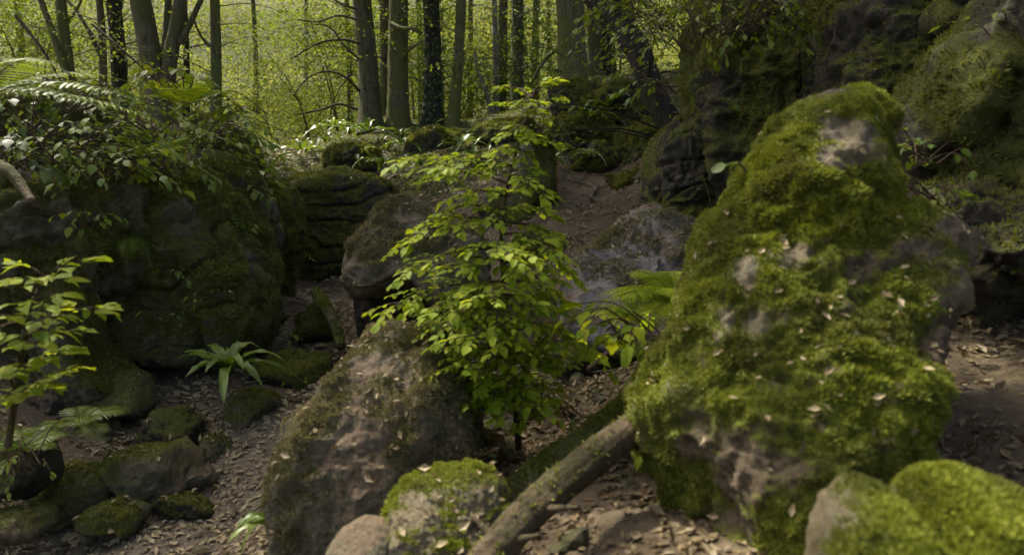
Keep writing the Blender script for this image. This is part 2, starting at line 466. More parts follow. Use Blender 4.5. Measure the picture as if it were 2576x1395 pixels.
_gp = np.array([P(*g) for g in GP] + [np.array(g, float) for g in GW])
_rb = lambda a, b: np.sqrt(((a[:, None, :2] - b[None, :, :2]) ** 2).sum(-1) + 0.09)
_A = _rb(_gp, _gp)
_n = len(_gp)
_A = np.block([[_A - np.eye(_n) * 0.02, np.ones((_n, 1))], [np.ones((1, _n)), np.zeros((1, 1))]])
_w = np.linalg.solve(_A, np.concatenate([_gp[:, 2], [0]]))

def gz(x, y, detail=True):
    x = np.atleast_1d(np.asarray(x, float)); y = np.atleast_1d(np.asarray(y, float))
    q = np.stack([x, y], 1)
    z = np.empty(len(q))
    for s in range(0, len(q), 20000):
        z[s:s + 20000] = _rb(q[s:s + 20000], _gp) @ _w[:-1] + _w[-1]
    if detail:
        p3 = np.stack([x, y, z * 0], 1)
        dist = np.hypot(x, y)
        z = z + 0.09 * fbm(p3 * 1.3, 3, 1) + 0.025 * fbm(p3 * 6, 3, 2) + 0.5 * sstep(dist, 18, 40) * fbm(p3 * 0.2, 3, 3)
    return z

_sx = np.linspace(-1, 1, 300); gx = np.sign(_sx) * (np.abs(_sx) * 7 + (np.exp(np.abs(_sx) * 6) - 1) * 0.55)
_sy = np.linspace(0, 1, 330); gy = -2.0 + _sy * 16 + (np.exp(_sy * 6.2) - 1) * 0.42
gy = np.concatenate([[-220, -120, -60, -30, -15, -8, -4.5], gy])
XX, YY = np.meshgrid(gx, gy)
ZZ = gz(XX.ravel(), YY.ravel())
TV = np.stack([XX.ravel(), YY.ravel(), ZZ], 1)
nx, ny = len(gx), len(gy)
ii = (np.arange(ny - 1)[:, None] * nx + np.arange(nx - 1)[None]).ravel()
TF = np.stack([ii, ii + 1, ii + nx + 1, ii + nx], 1)
TN = vnormals(TV, TF)

def blob(x, y, cx, cy, r):
    return np.exp(-(((x - cx) / r) ** 2 + ((y - cy) / r) ** 2))

_x, _y = TV[:, 0], TV[:, 1]
tm = 1.0 * sstep(_y, 9.4, 11.0) + 0.55 * sstep(-_x, 3.0, 4.2) + 0.35 * sstep(_x, 2.4, 3.6) * sstep(_y, 5, 7)
pc = P(1480, 520, 8.2)
tm -= 0.9 * blob(_x, _y, pc[0], pc[1], 1.1)
pc = P(940, 440, 11)
tm -= 0.45 * blob(_x, _y, pc[0], pc[1], 0.6)
TMOSS = np.clip(tm + 0.55 * fbm(TV * 1.6, 4, 2) + 0.08, 0, 1)
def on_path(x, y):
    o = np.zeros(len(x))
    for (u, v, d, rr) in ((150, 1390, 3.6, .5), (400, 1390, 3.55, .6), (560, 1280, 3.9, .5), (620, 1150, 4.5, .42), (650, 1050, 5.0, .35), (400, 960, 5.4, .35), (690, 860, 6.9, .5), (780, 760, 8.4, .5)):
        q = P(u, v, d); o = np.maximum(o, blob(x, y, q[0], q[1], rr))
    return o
TPATHLIGHT = np.clip(1.3 * on_path(_x, _y) + 0.3 * fbm(TV * 3, 3, 1), 0, 1)  # mask of the light painted along the path
TMOSS = TMOSS * (1 - TPATHLIGHT)
gme = mk_mesh('ground', TV, TF, {'moss': TMOSS, 'path_light': TPATHLIGHT}, True)
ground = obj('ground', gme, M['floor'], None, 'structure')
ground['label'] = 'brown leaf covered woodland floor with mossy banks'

# ------------------------------------------------------------------ rocks
def poly_radius(poly, c, d, nth=1440):
    q = (np.array(poly, float) - np.array(c)) / FPX * d
    q[:, 1] *= -1
    th = (np.arange(nth) + 0.5) / nth * 2 * np.pi - np.pi
    D = np.stack([np.cos(th), np.sin(th)], 1)
    rr = np.zeros(nth)
    m = len(q)
    for i in range(m):
        a, b = q[i], q[(i + 1) % m]
        e = b - a
        den = D[:, 0] * e[1] - D[:, 1] * e[0]
        den = np.where(np.abs(den) < 1e-12, 1e-12, den)
        t = (a[0] * e[1] - a[1] * e[0]) / den
        s = (a[0] * D[:, 1] - a[1] * D[:, 0]) / den
        ok = (t > 0) & (s >= -1e-6) & (s <= 1 + 1e-6)
        rr = np.where(ok, np.maximum(rr, t), rr)
    rr = np.where(rr <= 0, np.median(rr[rr > 0]), rr)
    k = np.hanning(15); k /= k.sum()
    rr = np.convolve(np.concatenate([rr[-7:], rr, rr[:7]]), k, 'valid')
    return th, rr

def smin(a, b, k):
    h = np.clip(0.5 + 0.5 * (b - a) / k, 0, 1)
    return b * (1 - h) + a * h - k * h * (1 - h)

def rock_shape(poly, d, T, c=None, p=2.6, sub=6, lean=0.0, facets=14, fdepth=0.16, amp=0.05, freq=1.6, rug=0.02, strata=0.0,
               vert=0.0, cuts=(), back=None, seed=1, fk=0.05, crack=0.0):
    r = np.random.default_rng(seed)
    if c is None:
        q = np.array(poly, float); c = ((q[:, 0].min() + q[:, 0].max()) / 2, (q[:, 1].min() + q[:, 1].max()) / 2)
    th, rr = poly_radius(poly, c, d)
    D, F = ico(sub)
    D = unit(D + np.array([0, 0, 0.45]))                      # finer mesh on the exposed side
    x, y, z = D.T
    cph = np.sqrt(x * x + y * y)
    Rt = np.interp(np.arctan2(y, x), th, rr, period=2 * np.pi)
    Tz = np.where(z > 0, T, back if back else T)
    rad = ((cph / Rt) ** p + (np.abs(z) / Tz) ** p) ** (-1.0 / p)
    sz = float(np.mean(rr))
    for k in range(facets):                                   # planar breaks, most of them on the exposed side
        n = unit(np.array([r.normal(), r.normal() * 1.0, abs(r.normal()) + 0.25]))
        dn = D @ n
        h = (rad * dn).max() * (1 - r.uniform(0.25, 1.0) * fdepth)
        pl = np.where(dn > 0.05, h / np.maximum(dn, 0.05), 1e6)
        rad = smin(rad, np.minimum(pl, rad * 3), fk * sz)
    for (n, h) in cuts:
        n = unit(np.array(n, float)); dn = D @ n
        pl = np.where(dn > 0.05, h / np.maximum(dn, 0.05), 1e6)
        rad = smin(rad, np.minimum(pl, rad * 3), 0.03 * sz)
    L = D * rad[:, None]
    L[:, 2] -= lean * L[:, 1]
    ctr = P(c[0], c[1], d)
    V = ctr + L[:, 0:1] * RIGHT + L[:, 1:2] * UPV - L[:, 2:3] * FWD
    Nn = vnormals(V, F)
    so = seed * 1.37
    q = V + so
    dis = amp * fbm(q * freq, 5, seed) + rug * ridge(q * freq * 3.1, 4, seed + 1) + rug * 0.45 * fbm(q * freq * 11, 3, seed + 2)
    if strata:
        zz = V[:, 2] * 4.0 + 1.5 * fbm(q * 0.9, 4, seed)
        w = zz - np.floor(zz)
        dis += strata * (0.4 + 1.2 * np.clip(0.5 + fbm(q * 1.7, 2, seed + 2), 0, 1)) * (sstep(w, 0, 0.12) * (1 - sstep(w, 0.85, 1.0)) - 0.6) * (0.6 + 0.6 * vn(np.stack([np.floor(zz), np.floor(zz), np.floor(zz)], 1) * 1.7, 1))
    if crack:
        qc = q + 0.25 * np.stack([fbm(q * 1.5, 2, 1), fbm(q * 1.5 + 9, 2, 2), fbm(q * 1.5 + 5, 2, 3)], 1)
        for (sc, am) in ((np.array([1.9, 1.9, 0.9]), 1.0), (np.array([1.3, 1.3, 3.4]), 0.7), (np.array([5.0, 5.0, 4.0]), 0.35)):
            cc = np.abs(vn(qc * sc, seed + 1))
            dis -= crack * am * (1 - sstep(cc, 0.0, 0.10))
            dis += crack * 0.6 * am * np.floor(3 * (vn(qc * sc + 7, seed + 2) * 0.5 + 0.5)) / 3
    if vert:
        qv = q * np.array([3.2, 3.2, 0.5])
        dis += vert * ridge(qv, 4, seed)
    V = V + Nn * dis[:, None]
    return V, F, vnormals(V, F), ctr

def spots(V, lst):
    """soft round patches of bare stone or soil at given places on a stone"""
    q = V - CAMP
    dep = q @ FWD
    u = PW / 2 + (q @ RIGHT) / dep * FPX; v = PH / 2 - (q @ UPV) / dep * FPX
    o = np.zeros(len(V))
    for (a, b, rx, ry) in lst:
        o = np.maximum(o, np.exp(-(((u - a) / rx) ** 2 + ((v - b) / ry) ** 2)))
    return o

def moss_mask(V, N, bias, up=0.5, nz=0.7, fr=2.2, seed=0):
    return np.clip(bias + up * N[:, 2] + nz * fbm(V * fr + seed * 2.3, 5, seed), 0, 1)

def dress(t, V, F, N, moss, mat, mossmat, tufts, size, lit=None, litter=0, k=3, r=None, pname='stone', lsize=0.06, floor=True):
    """stone mesh + moss blades + fallen leaves as parts of thing t"""
    r = r or np.random.default_rng(3)
    if lit is None: lit = np.zeros(len(V))
    part(t, pname, V, F, mat, {'moss': moss, 'lit': lit}, True)
    view = unit(CAMP - V)
    face = np.clip((N * view).sum(1) + 0.35, 0, 1)
    vis = (face > 0) * 1.0
    if floor:
        vis = vis * (V[:, 2] > gz(V[:, 0], V[:, 1], False) - 0.12)
    if tufts:
        p, n, mw = scatter(V, F, N, np.where(moss > 0.36, moss, 0) * vis, int(tufts * 0.55), r)
        if len(p):
            patch = np.clip(0.5 + 1.1 * fbm(p * 5.0, 3, 1), 0, 1)
            mz_ = mw
            sz_ = size * np.clip(0.25 + 1.0 * mz_, 0.3, 1.15) * (0.65 + 0.8 * np.clip(0.5 + fbm(p * 3.1 + 3, 2, 2), 0, 1))
            bv, bf, br = blades(p, unit(n + np.array([0, 0, .25])), sz_, k, r)
            br = np.clip(np.repeat(patch, k * 3) * 0.65 + br * 0.35, 0.01, 0.98)
            part(t, 'moss', bv, bf, mossmat, {'rnd': br}, False, 'stuff')
    if litter:
        w = np.clip(N[:, 2] - 0.15, 0, 1) * vis * (0.15 + lit)
        p, n, _ = scatter(V, F, N, w, litter, r)
        if len(p):
            m = len(p)
            yd = unit(np.cross(n, r.normal(size=(m, 3)))) + 0.15 * r.normal(size=(m, 3))
            lv, lf, lr = leaves(LEAF_DRY, p + n * 0.008, yd, n + 0.35 * r.normal(size=(m, 3)), lsize * r.uniform(0.5, 1.2, m), r)
            part(t, 'fallen_leaves', lv, lf, M['dry'], {'rnd': lr}, False, 'stuff')

def boulder(name, label, cat, poly, d, T, mat, mossmat, bias, tufts, size, litter=0, up=0.5, nz=0.7, mfr=2.2, litb=None, group=None, lsize=0.06, seed=1, **kw):
    V, F, N, c = rock_shape(poly, d, T, seed=seed, **kw)
    base = np.array([c[0], c[1], V[:, 2].min()])
    t = thing(name, label, cat, base, group)
    moss = moss_mask(V, N, bias, up, nz, mfr, seed)
    lit = np.clip((litb if litb is not None else -0.2) + 0.6 * N[:, 2] + 0.5 * fbm(V * 2.7, 4, seed + 1), 0, 1)
    dress(t, V, F, N, moss, M[mat], M[mossmat], tufts, size, lit, litter, r=np.random.default_rng(seed + 100), lsize=lsize)
    return t

GB = 'boulders lying in the hollow'
# --- front centre boulder
boulder('boulder', 'large tan boulder in the front centre with dry moss streaks and a rounded top', 'boulder',
        [(905, 850), (955, 830), (1010, 838), (1065, 850), (1120, 854), (1142, 885), (1165, 940), (1172, 1000), (1190, 1060), (1205, 1130), (1170, 1210),
         (1080, 1290), (1010, 1330), (980, 1420), (930, 1520), (790, 1500), (765, 1390), (750, 1300), (738, 1190), (730, 1110), (742, 1060), (805, 1012), (858, 925)],
        3.1, 0.55, 'tan', 'moss_t', 0.30, 36000, 0.019, 200, c=(935, 1150), p=3.4, sub=7, lean=0.2, facets=10, fdepth=0.16, amp=0.04, rug=0.03, crack=0.012,
        freq=2.6, up=0.25, nz=0.65, mfr=4.5, litb=0.12, lsize=0.045, seed=3)
# --- overhanging boulder behind it
boulder('boulder', 'tan boulder with a mossy knob on top overhanging a dark hollow behind the sapling', 'boulder',
        [(957, 500), (985, 470), (1030, 478), (1090, 505), (1150, 555), (1215, 610), (1230, 700), (1180, 770), (1110, 775), (1065, 705), (1020, 712), (960, 738),
         (888, 752), (875, 705), (888, 640), (905, 585), (945, 560)],
        6.0, 0.62, 'tan', 'moss_t', 0.26, 18000, 0.028, 120, c=(1040, 640), p=3.0, sub=6, lean=0.55, facets=12, fdepth=0.16, amp=0.06, rug=0.04, crack=0.02,
        freq=2.0, up=0.25, nz=0.65, mfr=3.6, litb=0.0, seed=5, back=0.8)
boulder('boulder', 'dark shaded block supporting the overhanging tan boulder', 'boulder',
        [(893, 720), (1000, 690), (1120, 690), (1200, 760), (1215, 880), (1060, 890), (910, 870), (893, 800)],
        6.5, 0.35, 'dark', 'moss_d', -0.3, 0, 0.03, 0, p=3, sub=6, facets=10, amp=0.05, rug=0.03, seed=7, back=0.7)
# --- leaning slab on the right
boulder('stone_slab', 'flat leaning grey stone slab strewn with brown leaves right of the sapling', 'slab',
        [(1385, 715), (1470, 640), (1560, 562), (1640, 502), (1700, 490), (1755, 545), (1835, 632), (1800, 690), (1710, 770), (1610, 845), (1530, 865), (1450, 842), (1400, 790)],
        5.3, 0.3, 'slab', 'moss_t', 0.12, 9000, 0.026, 320, c=(1600, 690), p=4.5, sub=6, lean=1.05, facets=7, fdepth=0.14, amp=0.06, rug=0.04, crack=0.025,
        freq=2.2, up=0.25, nz=0.9, mfr=2.4, litb=-0.08, seed=9, back=0.5, lsize=0.05)
# --- the big bright mossy boulder on the right: body and spire are one stone
V1, F1, N1, c1 = rock_shape([(1868, 530), (1960, 500), (2080, 520), (2200, 535), (2330, 530), (2440, 540), (2525, 580), (2535, 670), (2480, 790), (2435, 930), (2395, 1090), (2330, 1235),
                             (2190, 1340), (2060, 1470), (1860, 1500), (1715, 1420), (1672, 1290), (1636, 1160), (1632, 1030), (1690, 930), (1738, 840), (1785, 740), (1835, 620)],
                            2.3, 0.42, c=(2060, 960), p=2.7, sub=7, lean=0.42, facets=16, fdepth=0.2, amp=0.08, rug=0.04, freq=2.4, seed=11, back=0.8, crack=0.022, fk=0.03, cuts=[((.78, -.42, .46), .27)])
V2, F2, N2, c2 = rock_shape([(2285, 222), (2225, 200), (2150, 218), (2085, 252), (2005, 278), (1978, 330), (1938, 392), (1888, 452), (1860, 522), (1832, 602), (1795, 720),
                             (1790, 860), (2060, 880), (2170, 700), (2212, 560), (2220, 450), (2228, 360), (2260, 300)],
                            2.5, 0.30, c=(2040, 540), p=2.8, sub=6, lean=0.36, facets=12, fdepth=0.18, amp=0.05, rug=0.035, freq=2.8, seed=13, back=0.4, crack=0.018, fk=0.03)
big = thing('mossy_boulder', 'huge bright green mossy boulder with a tall spire filling the right foreground', 'boulder', (c1[0], c1[1], V1[:, 2].min()))
for (V, F, N, pn, sd, nt_, lt) in ((V1, F1, N1, 'stone_body', 11, 105000, 260), (V2, F2, N2, 'stone_spire', 13, 56000, 40)):
    lit = np.clip(-0.05 + 0.3 * N[:, 2] + 0.8 * fbm(V * 2.3 + 4, 4, sd), 0, 1)
    left = np.clip((1.2 - V[:, 0]) * 0.6, -0.4, 0.22) if pn == 'stone_body' else 0.12  # moss thinned rightward, painting the shaded right flank darker
    bare = spots(V, [(2130, 320, 75, 45), (2080, 390, 50, 40), (1880, 700, 34, 70), (1830, 800, 34, 60), (1900, 810, 50, 60), (2010, 640, 30, 30)])
    soil = spots(V, [(2170, 690, 60, 60), (2140, 770, 50, 50), (1960, 960, 80, 40), (2020, 1180, 100, 45), (2080, 920, 60, 60), (1860, 1180, 80, 120), (2300, 620, 60, 40), (2450, 570, 90, 30), (2250, 1000, 70, 60), (2360, 850, 60, 90), (1800, 1300, 70, 70), (2150, 1240, 120, 70), (1980, 800, 45, 30), (1930, 1080, 60, 40), (2230, 1120, 60, 50), (1760, 1100, 40, 50), (2060, 1060, 50, 40)])
    moss = np.clip(moss_mask(V, N, 0.62 + left, 0.25, 1.1, 4.2, sd) - 0.75 * bare - 0.5 * soil - 0.12 * sstep(-V[:, 2], -1.7, -1.2), 0, 1)
    lit = np.clip(0.18 + lit * 0.8 + 0.9 * soil - 0.7 * bare, 0, 1)
    dress(big, V, F, N, moss, M['bright'], M['moss_y'], nt_, 0.0145, lit, lt, k=3, r=np.random.default_rng(sd), pname=pn, lsize=0.035)

# --- the dark layered rock wall at the back of the hollow, pillar and left cliff
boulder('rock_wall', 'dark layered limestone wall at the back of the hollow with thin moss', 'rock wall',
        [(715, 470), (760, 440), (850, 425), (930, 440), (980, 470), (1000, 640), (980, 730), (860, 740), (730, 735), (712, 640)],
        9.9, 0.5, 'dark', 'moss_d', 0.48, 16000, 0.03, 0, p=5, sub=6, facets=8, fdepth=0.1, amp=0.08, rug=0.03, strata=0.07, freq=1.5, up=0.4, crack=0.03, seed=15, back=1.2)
boulder('rock_pillar', 'rounded mossy rock pillar with a bare grey flank left of the dark wall', 'rock pillar',
        [(600, 500), (640, 462), (690, 455), (728, 500), (738, 580), (730, 660), (722, 730), (700, 790), (640, 800), (600, 740), (588, 640), (590, 560)],
        8.0, 0.5, 'dark', 'moss_d', 0.50, 15000, 0.032, 0, p=2.6, sub=6, facets=12, fdepth=0.18, amp=0.12, rug=0.06, vert=0.06, freq=1.8, up=0.35, crack=0.07, fk=0.02, seed=17)
boulder('rock_face', 'olive mossy cliff face with vertical ribs below the leafy left bank', 'cliff',
        [(270, 470), (360, 420), (470, 440), (560, 520), (600, 620), (625, 740), (640, 830), (560, 900), (420, 905), (300, 900), (250, 800), (255, 640)],
        6.1, 0.5, 'olive', 'moss_d', 0.58, 28000, 0.03, 0, p=3, sub=6, facets=14, fdepth=0.2, amp=0.2, rug=0.08, vert=0.16, freq=1.4, up=0.3, nz=1.1, mfr=3.2, crack=0.11, fk=0.02, seed=19, back=1.0)
boulder('rock_face', 'shadowed brown rock face behind the leafy sapling at the left edge', 'cliff',
        [(-120, 400), (60, 380), (200, 430), (262, 520), (258, 640), (200, 720), (150, 860), (40, 930), (-120, 960), (-200, 700)],
        5.2, 0.45, 'olive', 'moss_d', 0.50, 14000, 0.028, 0, p=3, sub=6, facets=14, fdepth=0.22, amp=0.18, rug=0.08, vert=0.12, freq=1.5, up=0.3, nz=1.1, mfr=3.2, crack=0.10, fk=0.02, seed=21, back=1.0)
boulder('rock_face', 'mossy rock shoulder hung with leaves between the pillar and the ribbed cliff', 'cliff',
        [(430, 420), (520, 400), (590, 430), (620, 500), (610, 620), (600, 720), (520, 700), (440, 600), (410, 500)],
        6.9, 0.5, 'olive', 'moss_d', 0.40, 9000, 0.032, 0, p=2.6, sub=6, facets=12, amp=0.16, rug=0.07, vert=0.10, freq=1.6, crack=0.09, fk=0.02, seed=23, back=1.0)
boulder('boulder', 'long grey green boulder undercut by black shadow at the foot of the left cliff', 'boulder',
        [(240, 860), (300, 800), (400, 775), (480, 768), (555, 772), (585, 810), (590, 870), (540, 900), (450, 905), (380, 900), (300, 880), (250, 890)],
        5.7, 0.42, 'olive', 'moss_d', 0.34, 7000, 0.026, 30, p=2.6, sub=6, lean=0.2, facets=14, fdepth=0.25, amp=0.06, rug=0.05, freq=2.2, crack=0.03, seed=25, up=0.4)
boulder('boulder', 'mossy buttress with a rounded top standing at the far left behind bright leaves', 'boulder',
        [(120, 700), (170, 690), (205, 760), (215, 860), (250, 960), (330, 1000), (300, 1060), (180, 1060), (100, 1000), (90, 850)],
        4.9, 0.3, 'olive', 'moss_d', 0.42, 9000, 0.026, 0, p=2.4, sub=6, facets=10, amp=0.06, rug=0.03, freq=2.4, crack=0.02, seed=27)
boulder('rock_face', 'mossy crag crowned with brambles at the upper left edge', 'cliff',
        [(-150, 260), (20, 225), (160, 235), (260, 290), (330, 380), (300, 470), (120, 480), (-150, 500)],
        5.7, 0.45, 'olive', 'moss_d', 0.50, 9000, 0.026, 0, p=2.6, sub=6, facets=10, amp=0.16, rug=0.08, vert=0.06, freq=1.8, crack=0.09, fk=0.02, seed=29, back=0.9)
boulder('rock_face', 'dark mossy rock edge closing the bank beside the sunlit gap', 'cliff',
        [(500, 300), (570, 310), (610, 350), (640, 400), (645, 460), (600, 480), (520, 460), (470, 380)],
        8.6, 0.5, 'dark', 'moss_d', 0.48, 7000, 0.035, 0, p=2.6, sub=6, facets=10, amp=0.12, rug=0.05, freq=1.8, crack=0.04, seed=31, back=0.9)

# --- stones along the path
STONES = [
    ('flat topped mossy stone beside the path, biggest of the lower left pile', [(290, 1170), (350, 1130), (420, 1122), (462, 1150), (455, 1195), (420, 1240), (350, 1250), (295, 1225)], 4.1, .2, 'olive', .15, 4000),
    ('pale bare angular stone wedged against the mossy path stone', [(445, 1165), (490, 1150), (530, 1165), (545, 1205), (520, 1235), (470, 1225), (440, 1200)], 4.15, .12, 'tan', -.3, 0),
    ('dark low stone under the pale angular one beside the path', [(385, 1255), (430, 1225), (490, 1240), (525, 1280), (500, 1305), (420, 1300), (380, 1285)], 3.9, .14, 'dark', .2, 2500),
    ('rounded mossy stone left of the flat topped path stone', [(100, 1215), (150, 1175), (205, 1180), (240, 1215), (235, 1265), (180, 1290), (115, 1275)], 3.9, .17, 'olive', .3, 3500),
    ('upright mossy stone leaning beside the gravelly path bend', [(505, 1075), (540, 1060), (575, 1090), (595, 1140), (600, 1180), (560, 1190), (520, 1150), (500, 1110)], 4.5, .14, 'olive', .3, 2500),
    ('lumpy mossy stone above the flat topped stone', [(350, 1060), (400, 1025), (450, 1020), (485, 1050), (480, 1100), (420, 1120), (360, 1105)], 4.6, .18, 'dark', .45, 3000),
    ('mossy stone mound under the left fern', [(180, 960), (240, 930), (310, 950), (330, 1000), (300, 1050), (220, 1050), (170, 1010)], 4.9, .22, 'olive', .45, 3500),
    ('dark wet stone at the far lower left edge', [(-60, 1120), (10, 1090), (70, 1120), (90, 1190), (40, 1230), (-60, 1230)], 3.7, .2, 'dark', .1, 2000),
    ('low mossy stone near the bottom left corner', [(-40, 1280), (40, 1255), (110, 1275), (130, 1320), (60, 1340), (-40, 1340)], 3.5, .16, 'olive', .3, 2500),
    ('small mossy hump between the path stones and the corner', [(230, 1275), (290, 1255), (345, 1275), (350, 1315), (280, 1330), (230, 1310)], 3.7, .12, 'olive', .35, 2200),
    ('slanted dark stone behind the left fern', [(60, 1010), (130, 975), (180, 1010), (175, 1060), (110, 1090), (55, 1060)], 4.7, .2, 'dark', .1, 1500),
    ('black green mossy boulder below the strap fern', [(640, 930), (700, 890), (760, 880), (815, 905), (825, 960), (770, 1000), (690, 1010), (640, 985)], 5.8, .3, 'dark', .5, 6000),
    ('mossy lump at the path edge beneath the strap fern', [(560, 1000), (620, 985), (680, 1005), (700, 1050), (650, 1085), (580, 1070), (550, 1035)], 5.0, .2, 'olive', .4, 3000),
    ('small mossy stone against the dark hollow', [(745, 800), (790, 770), (840, 790), (850, 850), (810, 880), (760, 870)], 6.9, .22, 'dark', .5, 3000),
    ('blue grey angular stone hidden behind the sapling leaves', [(1105, 930), (1150, 900), (1190, 930), (1205, 1000), (1185, 1070), (1130, 1060), (1105, 990)], 3.75, .16, 'slab', -.2, 800),
    ('blue grey block right of the sapling stem', [(1295, 950), (1330, 920), (1365, 930), (1370, 980), (1340, 1030), (1300, 1030)], 4.1, .16, 'slab', -.2, 500),
    ('low mossy block in shade under the leaning slab', [(1380, 880), (1440, 850), (1520, 870), (1560, 910), (1480, 950), (1390, 950)], 4.7, .22, 'dark', .3, 2500),
    ('mossy stone shelf above the litter slope behind the sapling', [(1290, 600), (1350, 570), (1420, 590), (1440, 650), (1380, 690), (1300, 670)], 7.2, .3, 'dark', .5, 3500),
    ('second mossy stone shelf higher up the litter slope', [(1200, 500), (1270, 480), (1340, 500), (1350, 560), (1270, 580), (1200, 560)], 8.4, .3, 'dark', .45, 3000),
]
for k, (lb, poly, d, T, mt, b, tn) in enumerate(STONES):
    if d < 5:                                                  # broad and low, sunk in the litter
        mc = np.mean(poly, 0); sc_ = (1.35, 0.8, 1.05, 1.3, 0.75, 1.15, 1.5)[k % 7]; poly = [tuple((np.array(q) - mc) * [1.1 * sc_, 0.9 * sc_] + mc + [-8, 16]) for q in poly]
    boulder('stone', lb, 'stone', poly, d, T, mt, 'moss_d', b - 0.10, int(tn * 0.7), 0.014 if d < 5 else 0.024, 12, p=6.0, sub=5, lean=0.3, facets=6, fdepth=0.55, fk=0.008,
            amp=0.025, rug=0.02, crack=0.008, freq=3.4, seed=40 + k, litb=0.1, lsize=0.045)
boulder('stone', 'yellow green mossy stone at the bottom centre in front of the log', 'stone',
        [(975, 1300), (1020, 1240), (1100, 1210), (1200, 1205), (1260, 1230), (1280, 1310), (1240, 1420), (1100, 1470), (980, 1440), (960, 1370)],
        2.15, 0.2, 'bright', 'moss_y', 0.24, 14000, 0.013, 30, p=2.4, sub=7, lean=0.5, facets=10, amp=0.035, rug=0.02, freq=3.6, seed=70, nz=0.9, mfr=4, lsize=0.04)
boulder('stone', 'smooth bare tan stone at the bottom edge, cut off by the frame', 'stone',
        [(820, 1400), (850, 1340), (900, 1312), (950, 1318), (990, 1350), (1010, 1420), (940, 1480), (840, 1470)],
        2.05, 0.14, 'tan', 'moss_t', -0.5, 0, 0.018, 0, p=2.2, sub=6, lean=0.3, facets=6, amp=0.015, rug=0.008, freq=3.6, seed=71)
boulder('stone', 'tan stone with green moss patches at the bottom right, below the big boulder', 'stone',
        [(2060, 1560), (2100, 1370), (2150, 1280), (2210, 1238), (2280, 1245), (2330, 1290), (2380, 1370), (2430, 1560), (2420, 1800), (2080, 1800)],
        1.32, 0.16, 'bright', 'moss_y', 0.26, 9000, 0.011, 0, p=2.3, sub=6, lean=0.45, facets=8, amp=0.03, rug=0.014, freq=3.2, seed=72, nz=0.9)
boulder('stone', 'vivid green moss cushion stone in the bottom right corner', 'stone',
        [(2310, 1400), (2350, 1270), (2430, 1232), (2530, 1240), (2640, 1300), (2720, 1440), (2720, 1800), (2330, 1800)],
        1.36, 0.18, 'bright', 'moss_y', 0.42, 16000, 0.011, 0, p=2.3, sub=6, lean=0.5, facets=8, amp=0.035, rug=0.014, freq=3.2, seed=73)

# --- right hand cliff
CL = [
    ('dark mossy cliff column with trailing ivy behind the leaning slab', [(1690, 330), (1760, 280), (1850, 300), (1900, 400), (1890, 560), (1860, 700), (1760, 680), (1700, 600), (1670, 450)], 6.3, .45, .52, 12000, 80),
    ('tall dark cliff wall left of the bright spire', [(1800, -120), (1950, -140), (2080, -60), (2120, 120), (2090, 300), (2060, 520), (1980, 640), (1860, 620), (1800, 420), (1770, 150)], 5.7, .5, .58, 20000, 81),
    ('mossy cliff wall rising behind the bright spire', [(2130, 60), (2180, -120), (2330, -160), (2420, -60), (2430, 150), (2410, 330), (2380, 480), (2260, 560), (2160, 480), (2125, 280)], 4.6, .4, .62, 20000, 82),
    ('mossy overhanging crag at the right edge of the frame', [(2470, 250), (2500, 160), (2580, 60), (2800, -300), (3300, -420), (3400, 300), (3300, 900), (2900, 740), (2620, 560), (2510, 480), (2460, 380)], 3.2, .3, .55, 12000, 83),  # real crag, stretched out of view to block sky light from the right
    ('deep shaded rock at the back of the black crevices on the right', [(1950, -150), (2300, -200), (2750, -200), (2800, 300), (2750, 640), (2300, 660), (2000, 640), (1900, 300)], 6.2, .5, .1, 4000, 84),
    ('upper right mossy cliff block under the leaves', [(2430, -100), (2560, -150), (2700, -100), (2720, 60), (2620, 130), (2480, 120), (2420, 40)], 4.0, .4, .48, 6000, 85),
    ('mossy rock apron below the black cave mouth on the right', [(2380, 560), (2440, 510), (2560, 520), (2680, 540), (2720, 700), (2600, 760), (2440, 700)], 3.3, .3, .35, 6000, 86),
]
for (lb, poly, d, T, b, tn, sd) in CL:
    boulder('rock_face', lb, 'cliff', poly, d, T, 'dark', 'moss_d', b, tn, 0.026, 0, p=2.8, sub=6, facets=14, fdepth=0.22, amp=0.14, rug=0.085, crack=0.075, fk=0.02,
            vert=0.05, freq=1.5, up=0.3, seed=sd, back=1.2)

# --- mossy humps of the root mound on the right
HUMPS = [
    ('mossy stone block under the foot of the thick green trunk', [(1385, 240), (1420, 205), (1490, 215), (1525, 250), (1520, 300), (1450, 320), (1390, 300)], 11.6, .5, .42),
    ('mossy hump right of the thick green trunk', [(1500, 230), (1560, 190), (1630, 220), (1650, 300), (1600, 350), (1520, 320)], 10.8, .5, .45),
    ('mossy hump above the pale roots', [(1560, 340), (1620, 310), (1680, 340), (1690, 430), (1630, 470), (1570, 430)], 9.4, .45, .45),
    ('mossy hump below the thick green trunk', [(1390, 310), (1460, 290), (1530, 310), (1550, 370), (1480, 400), (1400, 380)], 10.4, .45, .48),
    ('small mossy hump left of the pale roots', [(1440, 390), (1500, 370), (1550, 395), (1550, 440), (1490, 455), (1440, 435)], 9.6, .35, .42),
    ('mossy hump under the dead roots beside the litter slope', [(1540, 450), (1600, 430), (1650, 455), (1660, 510), (1600, 530), (1545, 505)], 8.6, .35, .35),
    ('mossy hump on the skyline between the ivy trunks and the thick trunk', [(1200, 330), (1270, 300), (1340, 315), (1350, 370), (1280, 390), (1205, 380)], 11.8, .45, .42),
    ('mossy hump in the middle of the mound below the ivy trunks', [(1020, 350), (1090, 325), (1150, 350), (1150, 400), (1080, 420), (1020, 400)], 12.0, .45, .42),
    ('mossy hump on the left shoulder of the mound', [(830, 390), (890, 360), (950, 380), (955, 430), (890, 450), (830, 435)], 11.4, .45, .42),
]
